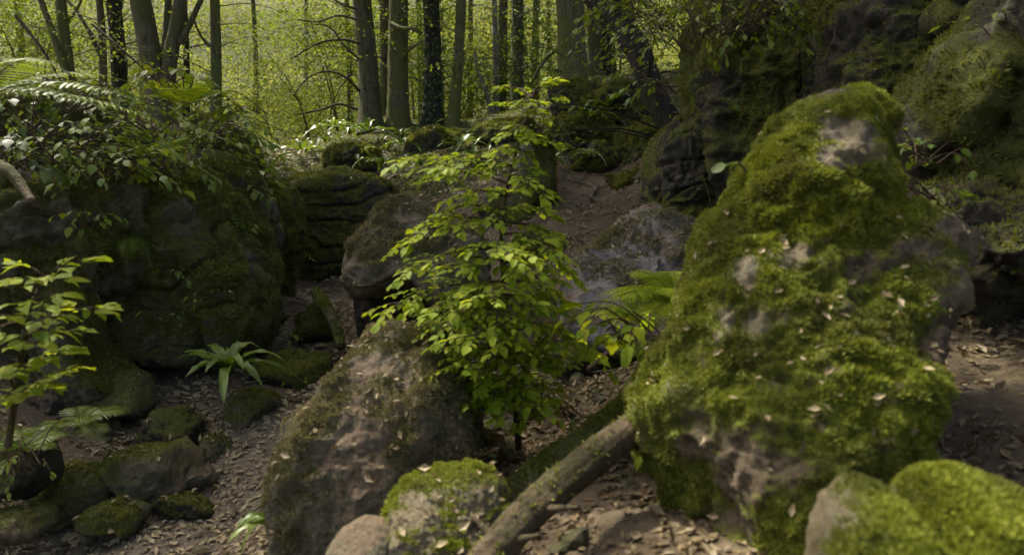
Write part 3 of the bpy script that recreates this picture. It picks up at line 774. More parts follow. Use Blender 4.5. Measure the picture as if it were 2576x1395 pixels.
for k, (lb, poly, d, T, b) in enumerate(HUMPS):
    boulder('mossy_hump', lb, 'stone', poly, d, T, 'dark', 'moss_d', b, 3600, 0.042, 0, p=2.3, sub=5, lean=0.4, facets=8, amp=0.16, rug=0.09, freq=2.2, seed=90 + k)

# --- square post like stump with pale face
_sp = P(1350, 480, 8.3)
t = thing('tree_stump', 'short broken stump with a pale flat face and a mossy side on the slope', 'stump', (_sp[0], _sp[1], gz(_sp[0], _sp[1])[0] - 0.1))
V, F, N, c = rock_shape([(1325, 345), (1385, 335), (1395, 400), (1398, 500), (1340, 510), (1318, 480), (1315, 400)], 8.3, 0.2, p=4, sub=6, facets=4, amp=0.03, rug=0.012, freq=2.5, seed=110)
mossy = moss_mask(V, N, 0.65, 0.1, 0.5, 2.5, 3)
dress(t, V, F, N, mossy, M['olive'], M['moss_d'], 6000, 0.03, None, 0, pname='wood')
V, F, N, c = rock_shape([(1312, 362), (1340, 350), (1345, 400), (1343, 470), (1330, 485), (1308, 470), (1304, 410)], 8.12, 0.06, p=4, sub=5, facets=4, amp=0.012, rug=0.006, freq=2.5, seed=111)
part(t, 'bare_face', V, F, M['bark_p2'], None, True)

# ------------------------------------------------------------------ trees
def trunk_path(pts, n=40):
    return smooth_path(pts, n)

def tree(label, base, top_u, wpx, d, mat='bark', height=15.0, crown=None, branches=(), flare=1.5, ivy=0, name='tree', group='trees on the mound and along the bank',
         mid=None, furrow=0.09, seed=0, leafmat_='canopy', cat='tree', lowleaf=None, sides=26):
    """base (u,v) at depth d; top_u = where the trunk meets the top of the frame; wpx = trunk width in pixels"""
    r = np.random.default_rng(1000 + seed)
    b = P(base[0], base[1], d)
    b[2] = min(b[2], float(gz(b[0], b[1])[0])) - 0.12
    q = P(top_u, 0, d); dirv = (q - P(base[0], base[1], d)); dirv = dirv / max(dirv[2], 0.2)
    pts = [b]
    if mid is not None:
        pts += [P(u, v, d) for (u, v) in mid]
    pts.append(q)
    lean = dirv * np.array([0.6, 0.25, 1])
    pts.append(q + lean * (height - q[2]) * 0.5 + r.normal(size=3) * [0.25, 0.25, 0])
    pts.append(q + lean * (height - q[2]) + r.normal(size=3) * [0.5, 0.5, 0])
    path = smooth_path(np.array(pts), 60)
    hgt = (path[:, 2] - b[2]) / (height - b[2])
    r0 = wpx / FPX * d / 2
    rad = r0 * (1 - 0.75 * np.clip(hgt, 0, 1) ** 1.3) * (1 + (flare - 1) * np.exp(-(path[:, 2] - b[2]) / 0.32))
    t = thing(name, label, cat, b, group)
    # finer rings low on the trunk, where the photograph sees it
    V, F = tube(path, rad, sides, 0.06, 2.5, furrow, seed)
    part(t, 'trunk', V, F, M[mat], None, True)
    for k, (pp, w0, w1) in enumerate(branches):
        bp = smooth_path(np.array([P(u, v, d + dd) for (u, v, dd) in pp]), 22)
        V, F = tube(bp, np.linspace(w0, w1, 22) / FPX * d / 2, 9, 0.12, 8, 0, seed + k)
        part(t, 'branch', V, F, M[mat], None, True)
    tip = path[-1]
    if crown:
        cr, nl = crown
        for k in range(6):                                       # limbs that carry the crown
            a = r.uniform(0, 6.28); h = int(r.uniform(34, 55))
            e = path[h] + np.array([math.cos(a) * cr * 0.75, math.sin(a) * cr * 0.75, r.uniform(0.8, 2.2)])
            lp = smooth_path(np.array([path[h], (path[h] + e) / 2 + [0, 0, 0.4], e]), 10)
            V, F = tube(lp, np.linspace(rad[h] * 0.6, 0.02, 10), 6)
            part(t, 'limb', V, F, M[mat], None, True)
        nc = nl // 12
        dv = unit(r.normal(size=(nc, 3))) * (r.random((nc, 1)) ** 0.4)
        cs = tip + dv * np.array([cr, cr, cr * 0.62]) - [0, 0, 0.8]
        V, F, A = sprays(cs, 12, 0.9, 0.30, r, 0.35, 0.45)
        part(t, 'crown', V, F, M[leafmat_], {'rnd': A}, False)
    if ivy:
        nv = ivy
        i = r.integers(0, 34, nv); a = r.uniform(0, 6.28, nv)
        ctr = path[i] + (path[i + 1] - path[i]) * r.random((nv, 1))
        dn = np.stack([np.cos(a), np.sin(a), np.zeros(nv)], 1)
        p = ctr + dn * (rad[i] * 1.06 + 0.01 + 0.05 * r.random(nv) ** 2)[:, None]
        V, F, A = leaves(LEAF_LO, p, np.stack([r.normal(size=nv) * .6, r.normal(size=nv) * .6, -np.ones(nv)], 1), dn + 0.4 * r.normal(size=(nv, 3)), 0.075 * r.uniform(.6, 1.3, nv), r)
        part(t, 'ivy', V, F, M['ivy'], {'rnd': A}, False, 'stuff')
    if lowleaf is None: lowleaf = 12
    if lowleaf:
        nc = lowleaf
        i = r.integers(8, 30, nc); a = r.uniform(0, 6.28, nc)
        cs = path[i] + np.stack([np.cos(a), np.sin(a), 0.1 + 0.1 * r.normal(size=nc)], 1) * r.uniform(0.4, 1.9, (nc, 1))
        tw_ = []
        for q0, q1 in zip(path[i], cs):
            V, F = tube(smooth_path(np.array([q0, (q0 + q1) / 2 + [0, 0, 0.12], q1]), 7), np.linspace(0.014, 0.004, 7), 4)
            tw_.append((V, F, np.zeros(len(V))))
        V, F, A = join(tw_)
        part(t, 'twigs', V, F, M[mat], None, True, 'stuff')
        V, F, A = sprays(cs, 34, 0.8, 0.075, r, 0.10, 0.4)
        part(t, 'low_foliage', V, F, M['mid'], {'rnd': A}, False)
    return t

CR = (3.4, 3000)
tree('slim leaning tree with a forked trunk nearest the left edge', (176, 240), 152, 27, 12.5, 'bark_g', 14, CR, [(((176, 205, 0), (158, 160, -.1), (128, 70, -.2), (95, -20, -.3)), 20, 14), (((160, 70, 0), (190, 30, .1), (205, 0, .1)), 8, 6)], seed=1)
tree('thin dark tree with a twig arching to the left', (256, 290), 250, 18, 13.0, 'bark', 13, (2.8, 2000), [(((252, 140, 0), (225, 80, 0), (190, 25, 0), (150, -20, 0)), 11, 7)], seed=2)
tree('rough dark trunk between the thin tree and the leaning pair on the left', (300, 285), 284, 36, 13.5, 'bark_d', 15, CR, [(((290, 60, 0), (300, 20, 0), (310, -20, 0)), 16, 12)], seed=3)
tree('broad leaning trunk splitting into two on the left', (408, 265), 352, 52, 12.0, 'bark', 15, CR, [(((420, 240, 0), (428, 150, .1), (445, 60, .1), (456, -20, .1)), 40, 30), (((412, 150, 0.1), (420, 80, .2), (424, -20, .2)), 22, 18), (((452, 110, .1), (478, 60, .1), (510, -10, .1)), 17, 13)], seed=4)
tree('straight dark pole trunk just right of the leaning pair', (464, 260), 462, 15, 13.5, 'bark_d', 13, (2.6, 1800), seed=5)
tree('straight lone green trunk before the bright glade', (540, 300), 540, 26, 12.5, 'bark_g', 14, CR, [(((528, 118, 0), (505, 90, -.1), (485, 45, -.1)), 9, 5)], seed=6)
tree('thick trunk with a sunlit pale streak, left of the centre cluster', (932, 285), 910, 50, 13.6, 'bark', 17, (3.8, 3600), [(((905, 25, 0), (870, 15, -.3), (840, 0, -.5)), 8, 4)], flare=1.7, seed=7, furrow=0.07)
tree('slim grey trunk behind the centre cluster', (967, 285), 966, 28, 15.4, 'bark', 15, CR, seed=8)
tree('straight furrowed grey trunk with a stub branch in the centre cluster', (1000, 282), 1003, 50, 13.8, 'bark_g', 17, (3.8, 3600), [(((985, 60, -.2), (1010, 72, -.4), (1040, 74, -.5), (1060, 84, -.5)), 12, 9), (((1012, 150, -.2), (1030, 125, -.4), (1055, 110, -.4)), 10, 4)], furrow=0.08, seed=9)
tree('ivy clad dark trunk in the middle of the mound', (1086, 300), 1084, 44, 13.8, 'bark_d', 17, (3.6, 3200), ivy=1900, seed=10)
tree('slanting green trunk beside the ivy clad one', (1138, 312), 1160, 27, 13.4, 'bark_g', 15, CR, seed=11)
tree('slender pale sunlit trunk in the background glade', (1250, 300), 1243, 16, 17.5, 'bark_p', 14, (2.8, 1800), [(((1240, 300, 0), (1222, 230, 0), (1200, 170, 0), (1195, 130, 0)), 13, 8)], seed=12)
tree('dark trunk standing behind the slender pale one', (1265, 300), 1266, 26, 18.5, 'bark', 15, CR, seed=13)
tree('ivy hung trunk left of the thick green trunk', (1298, 300), 1302, 32, 14.6, 'bark', 16, CR, ivy=1100, seed=14)
tree('thick smooth green trunk on the root mound', (1442, 225), 1434, 72, 11.9, 'bark_g', 18, (4.2, 4200), [(((1405, 125, .1), (1380, 140, .2), (1355, 175, .3), (1335, 215, .4)), 11, 7)], flare=1.5, furrow=0.07, seed=15, sides=40)
tree('shaded trunk right of the thick green trunk', (1494, 240), 1489, 30, 13.6, 'bark', 16, CR, seed=16)
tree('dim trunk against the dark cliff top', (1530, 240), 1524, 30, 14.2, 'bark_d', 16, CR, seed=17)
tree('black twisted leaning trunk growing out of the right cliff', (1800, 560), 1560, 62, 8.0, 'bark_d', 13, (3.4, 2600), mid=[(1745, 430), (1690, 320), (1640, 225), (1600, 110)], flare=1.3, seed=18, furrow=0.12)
for k, (u, v, d, tu, w, mt, lb) in enumerate([
        (640, 330, 24, 636, 14, 'bark', 'slender far trunk at the left edge of the bright glade'),
        (760, 320, 26, 770, 14, 'bark_p', 'thin far trunk deep in the bright glade'),
        (1180, 300, 22, 1184, 16, 'bark', 'far trunk between the slanting and the pale trunks'),
        (1345, 300, 21, 1350, 22, 'bark', 'far trunk in the gap before the thick green trunk'),
        (1385, 290, 25, 1378, 16, 'bark_g', 'thin green far trunk touching the thick one from the left'),
        (1060, 300, 22, 1052, 18, 'bark', 'far grey trunk peeping between the two centre trunks'),
        (880, 300, 21, 872, 16, 'bark', 'far slim trunk left of the pale streaked trunk'),
        (60, 240, 20, 40, 18, 'bark', 'far trunk at the extreme left of the frame'),
        (350, 260, 21, 345, 16, 'bark', 'far trunk glimpsed left of the leaning pair')]):
    tree(lb, (u, v), tu, w, d, mt, 13, (2.8, 1500), seed=30 + k, leafmat_='mid', lowleaf=0, sides=12)
tree('unseen canopy tree added above the right cliff for shade', (3000, 200), 3000, 70, 6.2, 'bark', 11, (3.8, 3000), seed=60, lowleaf=0, group='unseen trees added for shade')  # unseen tree, added so its crown shades the right side

# ------------------------------------------------------------------ background shrubs and woodland
def shrub(label, u, v, d, rx, rz, nsp, mat='mid', size=0.085, seed=0, name='hazel_shrub', zup=0.0):
    r = np.random.default_rng(2000 + seed)
    c = P(u, v, d); g = float(gz(c[0], c[1])[0])
    t = thing(name, label, 'shrub', (c[0], c[1], g - 0.05), 'shrubs in the glade behind the trunks')
    for k in range(3):
        a = r.uniform(0, 6.28)
        e = c + np.array([math.cos(a) * rx * 0.6, math.sin(a) * rx * 0.6, rz * r.uniform(-.2, .6)])
        lp = smooth_path(np.array([[c[0] + .1 * math.cos(a), c[1] + .1 * math.sin(a), g - 0.05], [(c[0] * 1.2 + e[0] * .8) / 2, (c[1] * 1.2 + e[1] * .8) / 2, (g + e[2]) / 2 + 0.3], e]), 14)
        V, F = tube(lp, np.linspace(0.026, 0.008, 14), 6)
        part(t, 'stem', V, F, M['bark'], None, True)
    dv = unit(r.normal(size=(nsp, 3))) * (r.random((nsp, 1)) ** 0.45)
    cs = c + dv * np.array([rx, rx * 0.8, rz])
    cs = cs[cs[:, 2] > g + 0.1]
    V, F, A = sprays(cs, 42, 0.75, size, r, 0.10, 0.4)
    part(t, 'foliage', V, F, M[mat], {'rnd': A}, False)
    return t

for k, (u, v, d, rx, rz, n, mt, lb) in enumerate([
        (790, 190, 17.0, 1.9, 1.7, 170, 'mid', 'feathery green shrub filling the gap left of the pale streaked trunk'),
        (700, 260, 20.0, 1.8, 1.3, 120, 'far', 'pale sunlit shrub at the bottom of the bright glade'),
        (850, 60, 16.5, 1.8, 1.2, 120, 'mid', 'drooping branch shrub high beside the pale streaked trunk'),
        (1120, 180, 18.5, 2.0, 2.0, 170, 'mid', 'green shrub seen between the ivy trunk and the slanting trunk'),
        (1200, 200, 21.0, 2.2, 2.0, 150, 'far', 'sunlit yellow shrub behind the pale trunk'),
        (1340, 150, 19.0, 2.0, 2.2, 180, 'mid', 'yellow green shrub left of the thick green trunk'),
        (1040, 120, 20.0, 1.8, 2.0, 130, 'mid', 'dim shrub between the furrowed and ivy trunks'),
        (60, 60, 15.0, 1.8, 1.3, 150, 'mid', 'leafy hazel hanging in the upper left corner'),
        (110, 190, 16.0, 1.8, 1.0, 110, 'far', 'sunny shrub low behind the leaning forked tree'),
        (330, 200, 17.0, 1.6, 1.2, 90, 'far', 'sunny shrub behind the rough dark trunk'),
        (480, 240, 16.0, 1.4, 0.9, 80, 'mid', 'green shrub at the foot of the lone straight trunk'),
        (1560, 60, 14.5, 1.8, 1.8, 150, 'canopy', 'dark shrub above the root mound'),
        (1250, 60, 24.0, 2.6, 2.2, 160, 'far', 'bright tall shrub far back in the centre gap'),
        (900, 220, 22.0, 2.2, 2.0, 130, 'far', 'bright shrub behind the slim far trunk')]):
    shrub(lb, u, v, d, rx, rz, n, mt, seed=k, size=0.075 if d < 18 else 0.09)

# the far sunlit woodland slope: one uncountable mass of leaves
r = np.random.default_rng(77)
nc = 6200
dd = 21 + 34 * r.random(nc) ** 1.3
uu = r.uniform(-250, 1750, nc)
xs = (uu - PW / 2) / FPX * dd
gzz = gz(xs, dd)
hh = r.random(nc) ** 1.4 * (1.2 + 0.24 * (dd - 18))
cs = np.stack([xs, dd, gzz + 0.1 + hh], 1)
keep = fbm(cs * 0.45, 3, 1) > -0.20
cs = cs[keep]
tone = np.clip(0.5 + 1.5 * fbm(cs * np.array([.5, .3, .9]), 3, 2) + 0.12 * r.normal(size=len(cs)), 0.02, 0.98)
V, F, A = sprays(cs, 34, 0.55 + 0.02 * cs[:, 1], np.repeat(0.045 + 0.0030 * cs[:, 1], 34), r, 0.13, 0.4, 0.25, tone)
o = obj('distant_woodland', mk_mesh('distant_woodland', V, F, {'rnd': A}), M['far'], None, 'stuff')
o['label'] = 'sunlit yellow green woodland foliage on the slope behind the trunks'; o['category'] = 'foliage'

# ------------------------------------------------------------------ logs, roots, fallen branches
def log(name, label, cat, pts, w, mat, moss=0, mossmat='moss_d', sides=22, rough=0.12, seed=0, n=60, group=None, snags=0, hug=False):
    r = np.random.default_rng(3000 + seed)
    path = smooth_path(np.array([P(*p) for p in pts]), n)
    rad = np.interp(np.linspace(0, 1, n), np.linspace(0, 1, len(w)), [ww / FPX * p[2] / 2 for ww, p in zip(w, pts)])
    if hug:
        path[:, 2] = gz(path[:, 0], path[:, 1]) + rad * 0.35
    V, F = tube(path, rad, sides, rough, 9, 0.10, seed, cap=True)
    t = thing(name, label, cat, (path[0][0], path[0][1], V[:, 2].min()), group)
    part(t, 'wood', V, F, M[mat], None, True)
    if moss:
        N = vnormals(V, F)
        w_ = np.clip(N[:, 2] + 1.2 * fbm(V * 5, 3, seed) - 0.25, 0, 1)
        p, nn, _ = scatter(V, F, N, w_, moss, r)
        bv, bf, br = blades(p, nn, 0.016, 3, r)
        part(t, 'moss', bv, bf, M[mossmat], {'rnd': br}, False, 'stuff')
    for k in range(snags):
        i = int(r.uniform(8, n - 8)); a = unit(r.normal(size=3)); a[2] = abs(a[2]) * .4
        e = path[i] + a * rad[i] * 3.5
        V, F = tube(smooth_path(np.array([path[i], (path[i] + e) / 2, e]), 6), np.linspace(rad[i] * .35, rad[i] * .1, 6), 7, cap=True)
        part(t, 'snag', V, F, M[mat], None, True)
    return t

log('fallen_log', 'bare brown log slanting from the bottom centre up against the big boulder', 'log', [(1200, 1440, 1.9), (1330, 1290, 2.05), (1430, 1200, 2.18), (1530, 1120, 2.3), (1640, 1035, 2.45), (1790, 850, 2.85)], [92, 88, 84, 80, 76, 60], 'wood', 160, 'moss_y', seed=1, rough=0.14, snags=4, n=160, sides=36)
log('fallen_log', 'moss covered log lying behind the bare brown log', 'log', [(1250, 1270, 2.75), (1400, 1160, 2.9), (1540, 1060, 3.05), (1680, 940, 3.3), (1800, 830, 3.7)], [70, 78, 74, 66, 50], 'bark_g', 3500, 'moss_y', seed=2)
log('fallen_branch', 'short mossy log propped on the litter beside the dark hollow', 'branch', [(795, 735, 6.9), (820, 775, 6.6), (845, 820, 6.4), (858, 870, 6.2)], [26, 30, 28, 24], 'bark_g', 900, 'moss_y', seed=3)
log('fallen_branch', 'bare thin branch lying across the path behind the front boulder', 'branch', [(700, 1000, 5.3), (740, 998, 5.25), (790, 985, 5.3), (850, 970, 5.5)], [14, 18, 16, 10], 'root', 0, seed=4, sides=9, hug=True)
log('dead_branch', 'weathered pale branch at the left edge below the brambles', 'branch', [(-40, 400, 3.4), (20, 430, 3.3), (55, 470, 3.25), (80, 505, 3.2)], [26, 30, 26, 14], 'root', 0, seed=5, sides=14, rough=0.3)
log('fallen_branch', 'dark stick leaning under the leaning slab', 'branch', [(1480, 930, 4.3), (1540, 880, 4.4), (1600, 845, 4.5)], [16, 16, 12], 'twig', 0, seed=6, sides=9)
RG = 'pale roots on the root mound'
for k, (pts, w, lb) in enumerate([
        ([(1480, 400, 8.8), (1500, 440, 8.5), (1490, 480, 8.3), (1530, 505, 8.1)], [22, 26, 20, 10], 'thick pale root hooking down beside the litter slope'),
        ([(1560, 410, 8.5), (1600, 440, 8.3), (1640, 480, 8.1), (1690, 525, 7.8)], [16, 20, 18, 8], 'long pale root running down toward the slab'),
        ([(1640, 400, 8.6), (1655, 440, 8.3), (1675, 490, 8.0), (1690, 520, 7.8)], [12, 14, 12, 8], 'thin pale root nearest the dark cliff'),
        ([(1430, 430, 9.0), (1470, 425, 8.8), (1500, 420, 8.7)], [10, 12, 10], 'short level root stub across the litter slope'),
        ([(1005, 290, 13.2), (1030, 310, 12.8), (1060, 325, 12.5), (1090, 350, 12.2)], [20, 18, 14, 8], 'mossy root running from the furrowed trunk'),
        ([(940, 280, 13.2), (980, 300, 12.9), (1000, 320, 12.6), (980, 350, 12.3)], [18, 16, 12, 6], 'mossy root looping from the pale streaked trunk')]):
    log('tree_root', lb, 'root', pts, [q * 0.6 for q in w], 'root' if k < 4 else 'bark', 0, seed=20 + k, sides=10, rough=0.35, hug=True, group=RG if k < 4 else 'mossy roots on the mound')
# bare dead twigs arching out of the shade left of the centre trunks
for k, (pts, w, lb) in enumerate([
        ([(905, 230, 13.2), (870, 195, 12.8), (820, 180, 12.6), (770, 200, 12.4), (740, 240, 12.3)], [7, 6, 5, 4, 3], 'arching bare branch low left of the pale streaked trunk'),
        ([(905, 110, 13.2), (860, 100, 12.9), (800, 110, 12.6), (730, 150, 12.4)], [7, 6, 5, 3], 'long bare branch sweeping left at mid height'),
        ([(905, 150, 13.2), (870, 120, 12.9), (830, 70, 12.8), (780, 60, 12.6)], [6, 5, 4, 3], 'bare branch curling up left of the pale streaked trunk'),
        ([(900, 50, 13.2), (850, 40, 13), (800, 55, 12.8), (750, 50, 12.6)], [6, 5, 4, 3], 'highest bare branch left of the pale streaked trunk'),
        ([(900, 275, 13.2), (850, 262, 12.9), (810, 275, 12.6), (740, 290, 12.4)], [7, 6, 5, 3], 'lowest bare branch over the bright gap'),
        ([(0, 150, 9), (90, 195, 9), (200, 215, 9.2), (330, 225, 9.5)], [10, 9, 7, 4], 'bare branch sagging across the left trees'),
        ([(40, 40, 9), (110, 130, 9), (150, 200, 9.2)], [9, 7, 4], 'dark crooked branch in the upper left corner'),
        ([(230, 60, 11), (300, 120, 11), (380, 190, 11), (440, 260, 11)], [6, 6, 5, 4], 'straight thin stem slanting across the left trunks')]):
    log('dead_branch', lb, 'branch', pts, w, 'twig', 0, seed=40 + k, sides=7, rough=0.15, group='bare branches among the trunks')

# ------------------------------------------------------------------ plants
_leafmesh = {}
def leaf_meshes(key):
    if key not in _leafmesh:
        r = np.random.default_rng(9); L = []
        for k in range(5):
            T, TF = LEAF_HI
            V = T.copy(); V[:, 0] *= 0.85 + 0.3 * r.random(); V[:, 2] *= 0.5 + 1.4 * r.random()
            V[:, 2] -= 0.22 * r.random() * V[:, 1] ** 2
            V[1:8, :2] *= 1 + 0.10 * r.normal(size=(7, 1))
            me = mk_mesh('leaf', V, TF, {'rnd': np.zeros(len(V))}, True); me.materials.append(M[key]); L.append(me)
        _leafmesh[key] = L
    return _leafmesh[key]

def put_leaves(t, key, pos, yd, zd, size, r, limit=300):
    """the largest `limit` leaves as single parts, what is left over as one foliage part"""
    n = len(pos)
    base = np.array(t.location)
    y = unit(yd); x = unit(np.cross(y, zd)); z = np.cross(x, y)
    near = np.argsort(np.linalg.norm(pos - CAMP, axis=1) / np.maximum(size, 1e-4))
    ms = leaf_meshes(key)
    from mathutils import Matrix
    for i in near[:limit]:
        o = bpy.data.objects.new('leaf', ms[int(r.integers(0, 5))]); COL.objects.link(o); o.parent = t
        s = float(size[i])
        m = Matrix(((x[i, 0] * s, y[i, 0] * s, z[i, 0] * s, pos[i, 0] - base[0]), (x[i, 1] * s, y[i, 1] * s, z[i, 1] * s, pos[i, 1] - base[1]),
                    (x[i, 2] * s, y[i, 2] * s, z[i, 2] * s, pos[i, 2] - base[2]), (0, 0, 0, 1)))
        o.matrix_basis = m
    rest = near[limit:]
    if len(rest):
        V, F, A = leaves(LEAF_HI, pos[rest], yd[rest], zd[rest], size[rest], r)
        part(t, 'foliage', V, F, M[key], {'rnd': A}, True, 'stuff')

def twig_leaves(path, r, size, gap, side=0.9, droop=0.05):
    """alternate leaves along a twig -> pos, yd, zd, size"""
    L = np.concatenate([[0], np.cumsum(np.linalg.norm(np.diff(path, axis=0), axis=1))])
    s = np.arange(gap * 1.2, L[-1], gap); s = np.append(s, L[-1])
    p = np.stack([np.interp(s, L, path[:, k]) for k in range(3)], 1)
    T = unit(np.stack([np.gradient(p[:, k]) for k in range(3)], 1)) if len(p) > 1 else unit(path[-1:] - path[:1])
    sd = np.cross(T, np.array([0, 0, 1.0])); sg = np.where(np.arange(len(s)) % 2 == 0, 1, -1)[:, None]
    yd = T + sd * sg * side + r.normal(size=T.shape) * 0.18; yd[-1] = T[-1]
    yd[:, 2] -= droop
    zd = np.array([0, 0, 1.0]) + r.normal(size=T.shape) * 0.24
    return p, yd, zd, size * r.uniform(0.5, 1.2, len(s)) * np.linspace(0.85, 1.05, len(s))

def sapling(name, label, stem, w, branches, key, lsize, gap, seed, limit, cat='sapling', barkm='bark', subs=2):
    r = np.random.default_rng(4000 + seed)
    sp = smooth_path(np.array([P(*q) for q in stem]), 60)
    t = thing(name, label, cat, sp[0])
    V, F = tube(sp, np.linspace(w[0], w[1], 60), 9, 0.08, 10)
    part(t, 'stem', V, F, M[barkm], None, True)
    acc = []
    for (h, u, v, d) in branches:
        i = int(h * 59); a = sp[i]; e = P(u, v, d)
        L = np.linalg.norm(e - a)
        e = a + (e - a) * r.uniform(0.75, 1.12); L = np.linalg.norm(e - a)
        midp = (a + e) / 2 + np.array([0, 0, 0.10 * L]) + r.normal(size=3) * 0.03 * L
        bp = smooth_path(np.array([a, midp, e]), 16)
        V, F = tube(bp, np.linspace(0.005 + 0.006 * L, 0.0015, 16), 5)
        wood = [(V, F, np.zeros(len(V)))]
        acc.append(twig_leaves(bp[4:], r, lsize, gap))
        for s_ in range(int(subs + L * 4)):
            j = int(r.uniform(3, 13)); dr = unit(bp[min(j + 2, 15)] - bp[j])
            sd = np.cross(dr, [0, 0, 1.0]) * (1 if s_ % 2 else -1)
            l2 = L * r.uniform(0.15, 0.38) + 0.03
            e2 = bp[j] + unit(dr * 0.7 + sd * r.uniform(0.5, 1.0) + np.array([0, 0, r.normal() * 0.07])) * l2
            b2 = smooth_path(np.array([bp[j], (bp[j] + e2) / 2 + [0, 0, 0.03 * l2], e2 - np.array([0, 0, 0.06 * l2])]), 8)
            V, F = tube(b2, np.linspace(0.0028, 0.001, 8), 4)
            wood.append((V, F, np.zeros(len(V))))
            acc.append(twig_leaves(b2[1:], r, lsize, gap))
        V, F, _ = join(wood)
        part(t, 'branch', V, F, M['twig'], None, True)
    pos, yd, zd, sz = [np.concatenate([a[k] for a in acc]) for k in range(4)]
    put_leaves(t, key, pos, yd, zd, sz, r, limit)
    return t

# centre sapling
SB = [(.3, 1080, 870, 3.1), (.26, 1450, 920, 3.1), (.25, 1190, 930, 2.75), (.24, 1340, 960, 2.75), (.33, 1320, 880, 2.7), (.38, 1330, 790, 2.7), (.46, 1340, 690, 2.75), (.3, 1180, 870, 2.7), (.18, 1250, 1060, 2.8), (.2, 1320, 1030, 2.8), (.24, 1170, 1000, 3.3), (.34, 1000, 840, 3.2), (.99, 1370, 212, 3.3), (.95, 1330, 260, 3.2), (.91, 1350, 285, 3.25), (.87, 1300, 330, 3.2), (.83, 1340, 345, 3.2), (.78, 1320, 400, 3.2), (.74, 1180, 440, 3.1), (.7, 1330, 460, 3.1), (.97, 1395, 205, 3.35), (.97, 1290, 225, 3.5), (.93, 1400, 250, 3.3), (.90, 1260, 260, 3.4), (.88, 1380, 300, 3.3), (.84, 1250, 345, 3.3), (.80, 1395, 360, 3.3), (.78, 1240, 390, 3.2),
      (.73, 1010, 405, 3.3), (.73, 1100, 425, 3.0), (.72, 1360, 430, 3.2), (.68, 1060, 450, 3.5), (.68, 1390, 500, 3.1), (.66, 1120, 500, 3.0), (.62, 1400, 545, 3.3), (.62, 1060, 545, 3.3),
      (.58, 1010, 625, 3.2), (.58, 1410, 600, 3.2), (.56, 1060, 590, 2.95), (.55, 1380, 640, 2.9), (.52, 1025, 680, 3.1), (.52, 1430, 690, 3.3), (.48, 1080, 690, 2.85), (.47, 1380, 720, 2.85),
      (.44, 965, 785, 3.0), (.44, 1440, 760, 3.2), (.42, 1060, 800, 2.85), (.40, 1500, 830, 3.1), (.40, 1100, 850, 2.8), (.38, 1400, 830, 2.8), (.36, 1060, 830, 3.5), (.35, 1500, 900, 3.3),
      (.32, 1130, 900, 2.85), (.32, 1420, 880, 2.9), (.28, 1150, 960, 2.9), (.28, 1400, 940, 2.95), (.22, 1120, 1030, 3.0), (.22, 1380, 1000, 3.0), (.18, 1160, 1080, 2.95), (.16, 1360, 1060, 2.9),
      (.5, 1250, 640, 2.75), (.42, 1250, 760, 2.7), (.36, 1240, 850, 2.7), (.28, 1260, 930, 2.8), (.6, 1230, 560, 2.9), (.66, 1290, 480, 2.95), (.2, 1240, 1010, 2.85)]
sapling('beech_sapling', 'bright yellow green beech sapling standing in the middle of the hollow', [(1305, 1130, 3.35), (1295, 1000, 3.3), (1280, 850, 3.25), (1265, 700, 3.2), (1262, 560, 3.2), (1285, 430, 3.25), (1320, 310, 3.3), (1345, 225, 3.35)],
        (0.017, 0.004), SB, 'sap', 0.050, 0.020, 1, 300, subs=8)
# left sapling
LB = [(.95, 215, 655, 2.7), (.9, 160, 660, 2.7), (.9, 40, 660, 2.6), (.85, 190, 700, 2.7), (.8, 90, 700, 2.5), (.75, -30, 700, 2.4), (.72, 150, 740, 2.6), (.65, 60, 760, 2.4), (.6, 150, 800, 2.6), (.55, -10, 800, 2.4),
      (.5, 270, 765, 2.8), (.5, 100, 830, 2.5), (.45, 240, 820, 2.7), (.4, 40, 860, 2.4), (.35, 200, 860, 2.7), (.3, 120, 900, 2.5), (.25, 20, 930, 2.4), (.2, 170, 930, 2.7), (.1, 60, 980, 2.5), (.6, -60, 860, 2.4), (.15, 120, 950, 2.6)]
sapling('hazel_sapling', 'bright green broad leaved sapling reaching in from the left edge', [(20, 1120, 2.8), (40, 980, 2.7), (60, 850, 2.6), (90, 740, 2.6), (140, 680, 2.7)], (0.016, 0.004), LB, 'sap', 0.072, 0.040, 2, 240, subs=3)

